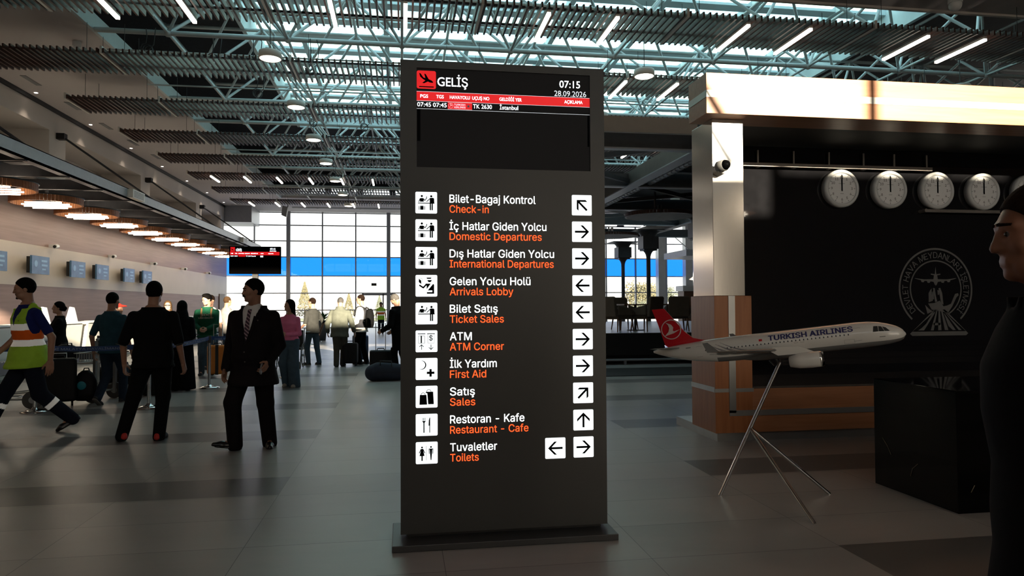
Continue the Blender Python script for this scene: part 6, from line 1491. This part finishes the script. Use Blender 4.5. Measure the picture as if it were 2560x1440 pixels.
suitcase(-.48, 16.35, 4, .50, .30, .44, BS, 'black cabin case with a long raised handle by the totem edge', 1.12)
def duffel(x, y, z, rz, L, r, mat, label):
    t = thing('holdall', label, 'bag', (x, y, z), R(rz)); F = Field()
    F.cap((-L/2, 0, r), (L/2, 0, r), r, r*1.02, .03); F.cap((-L*.3, 0, r*1.5), (L*.3, .02, r*1.45), r*.75, r*.6, .06); F.sub(half((0, 0, .0), (0, 0, -1)))
    skin_obj('body', [F.mesh(.016)], mat, t)
    mb = MB()
    for sy in (-1, 1): mb.tube([(-L*.25, sy*r*.8, r*1.3), (-L*.22, sy*r*.5, r*2.4), (L*.22, sy*r*.5, r*2.35), (L*.25, sy*r*.8, r*1.3)], .012, 8)
    mb.build('handles', M['black'], t, local=True); MB().tube([(-L*.45, -.0, r*1.9), (0, 0, r*2.14), (L*.45, 0, r*1.9)], .006, 6).build('zip', M['grey'], t, local=True)
duffel(-.33, 14.55, 0, 5, .50, .165, P('navy_holdall', (.012, .018, .035), .8), 'dark navy holdall on the floor in front of the black cabin case')
duffel(-5.50, 14.9, 0, -10, .55, .18, BS, 'black holdall on the floor beyond the luggage trolley')
duffel(-5.39, 12.45, .635, 60, .16, .125, BS, 'black holdall lying in the basket of the luggage trolley')
t = thing('backpack', 'black backpack with a teal patch leaning on the big black suitcase', 'backpack', (-4.88, 11.92, 0))
F = Field(); F.loft(np.eye(3), (0, 0, .06), [(0, .14, .08, 0), (.1, .17, .11, 0), (.3, .16, .10, 0), (.42, .11, .07, 0), (.47, .05, .04, 0)], .02); skin_obj('pack', [F.mesh(.014)], BS, t)
F = Field(); F.ell((-.02, -.09, .30), (.07, .035, .07)); skin_obj('patch', [F.mesh(.010)], P('teal_patch', (.02, .25, .32), .6), t)
MB().tube([(-.05, .02, .50), (-.03, .02, .56), (.03, .02, .56), (.05, .02, .50)], .010, 8).build('loop', M['black'], t, local=True)
# check-in desks with white divider wings
def desk():
    t = thing('check_in_desk', '', 'desk')
    MB().prism([(-.40, 0), (.30, 0), (.34, .5), (.40, 1.02), (.40, 1.08), (-.40, 1.08)], (0, -.62, 0), (1, 0, 0), (0, 0, 1), (0, 1.24, 0)).build('counter', M['offwhite'], t, bevel=.02)
    MB().box(-.42, -.63, 1.08, .44, .63, 1.12).build('worktop', M['white'], t, bevel=.01)
    MB().prism([(-.14, 0), (.18, 0), (.18, 1.0), (.06, 1.52), (-.05, 1.54), (-.14, 1.2)], (0, -.70, 0), (1, 0, 0), (0, 0, 1), (0, .06, 0)).build('divider_wing', M['white'], t)
    MB().box(.40, .1, .12, .95, .62, .38).build('weigh_belt', M['steel_dark'], t)
    mb = MB()
    for k in range(5): mb.box(.42, .14+.1*k, .38, .93, .2+.1*k, .39)
    mb.build('belt_slats', M['inlay'], t)
    return t
DK = desk()
for i in range(16):
    o = DK if i == 0 else dup(DK)
    o.location = (-9.1, 20.42+1.55*i if i < 12 else 18.87-1.55*(i-12), 0); o['label'] = 'white check-in desk with a slanted divider wing, %s from the left' % ORD[i]; o['group'] = 'white check-in desks'
    if i > 1:
        o['label'] = 'white check-in counter without a wing, %s of the row from the winged desks' % ORD[i-1]
        for ch in list(o.children):
            if ch.name.startswith('divider_wing'): bpy.data.objects.remove(ch)
# planter, wheelchair
t = thing('planter', 'tall dark tapered planter with a leafy plant near the end window', 'planter', (-3.55, 32.5, 0))
MB().lathe([(0, 0), (.17, 0), (.27, .9), (.25, .9), (.24, .86), (0, .86)], (-3.55, 32.5, 0), n=24).build('pot', M['steel_dark'], t)
rs = np.random.RandomState(4); mb = MB()
for i in range(60):
    a = rs.rand()*6.28; r = .1+.3*rs.rand(); c = Vector((-3.55, 32.5, .86)); e = c+Vector((r*math.cos(a), r*math.sin(a), .15+.3*rs.rand())); sd = Vector((-math.sin(a), math.cos(a), 0))*.05; m_ = (c+e)/2+Vector((0, 0, .06))
    mb.add([c, m_-sd, e, m_+sd], [(0, 1, 2, 3)])
mb.build('leaves', P('green_leaf', (.03, .09, .03), .5), t)
wc = thing('wheelchair', 'dark wheelchair beside the man in the charcoal tee', 'wheelchair', (-2.72, 18.2, 0))
for sx in (-1, 1):
    x = -2.72+sx*.28; mb = MB(); mb.lathe([(.285, -.012), (.30, 0), (.285, .012), (.275, 0), (.285, -.012)], (x, 18.2, .30), (1, 0, 0), 32); w = mb.build('wheel', M['rubber'], wc); mb = MB()
    for k in range(14): a = 2*PI*k/14; mb.cyl((x, 18.2, .30), (x, 18.2+.28*math.cos(a), .30+.28*math.sin(a)), .003, n=4)
    mb.cyl((x-.03, 18.2, .3), (x+.03, 18.2, .3), .03, n=12); mb.build('spokes', M['inlay'], w)
    MB().cyl((x-.015*sx, 17.7, .09), (x+.01, 17.7, .09), .09, n=16).build('castor', M['rubber'], wc)
    mb = MB(); mb.tube([(x, 18.45, .95), (x, 18.38, .9), (x, 18.36, .45), (x, 17.85, .45), (x, 17.72, .12)], .014, 8); mb.build('side_frame', M['steel_dark'], wc)
MB().box(-2.98, 17.9, .45, -2.46, 18.36, .50).build('seat', M['black'], wc); MB().box(-2.98, 18.36, .50, -2.46, 18.40, .92).build('backrest', M['black'], wc); MB().box(-2.95, 17.55, .08, -2.49, 17.68, .10).build('footplate', M['inlay'], wc)
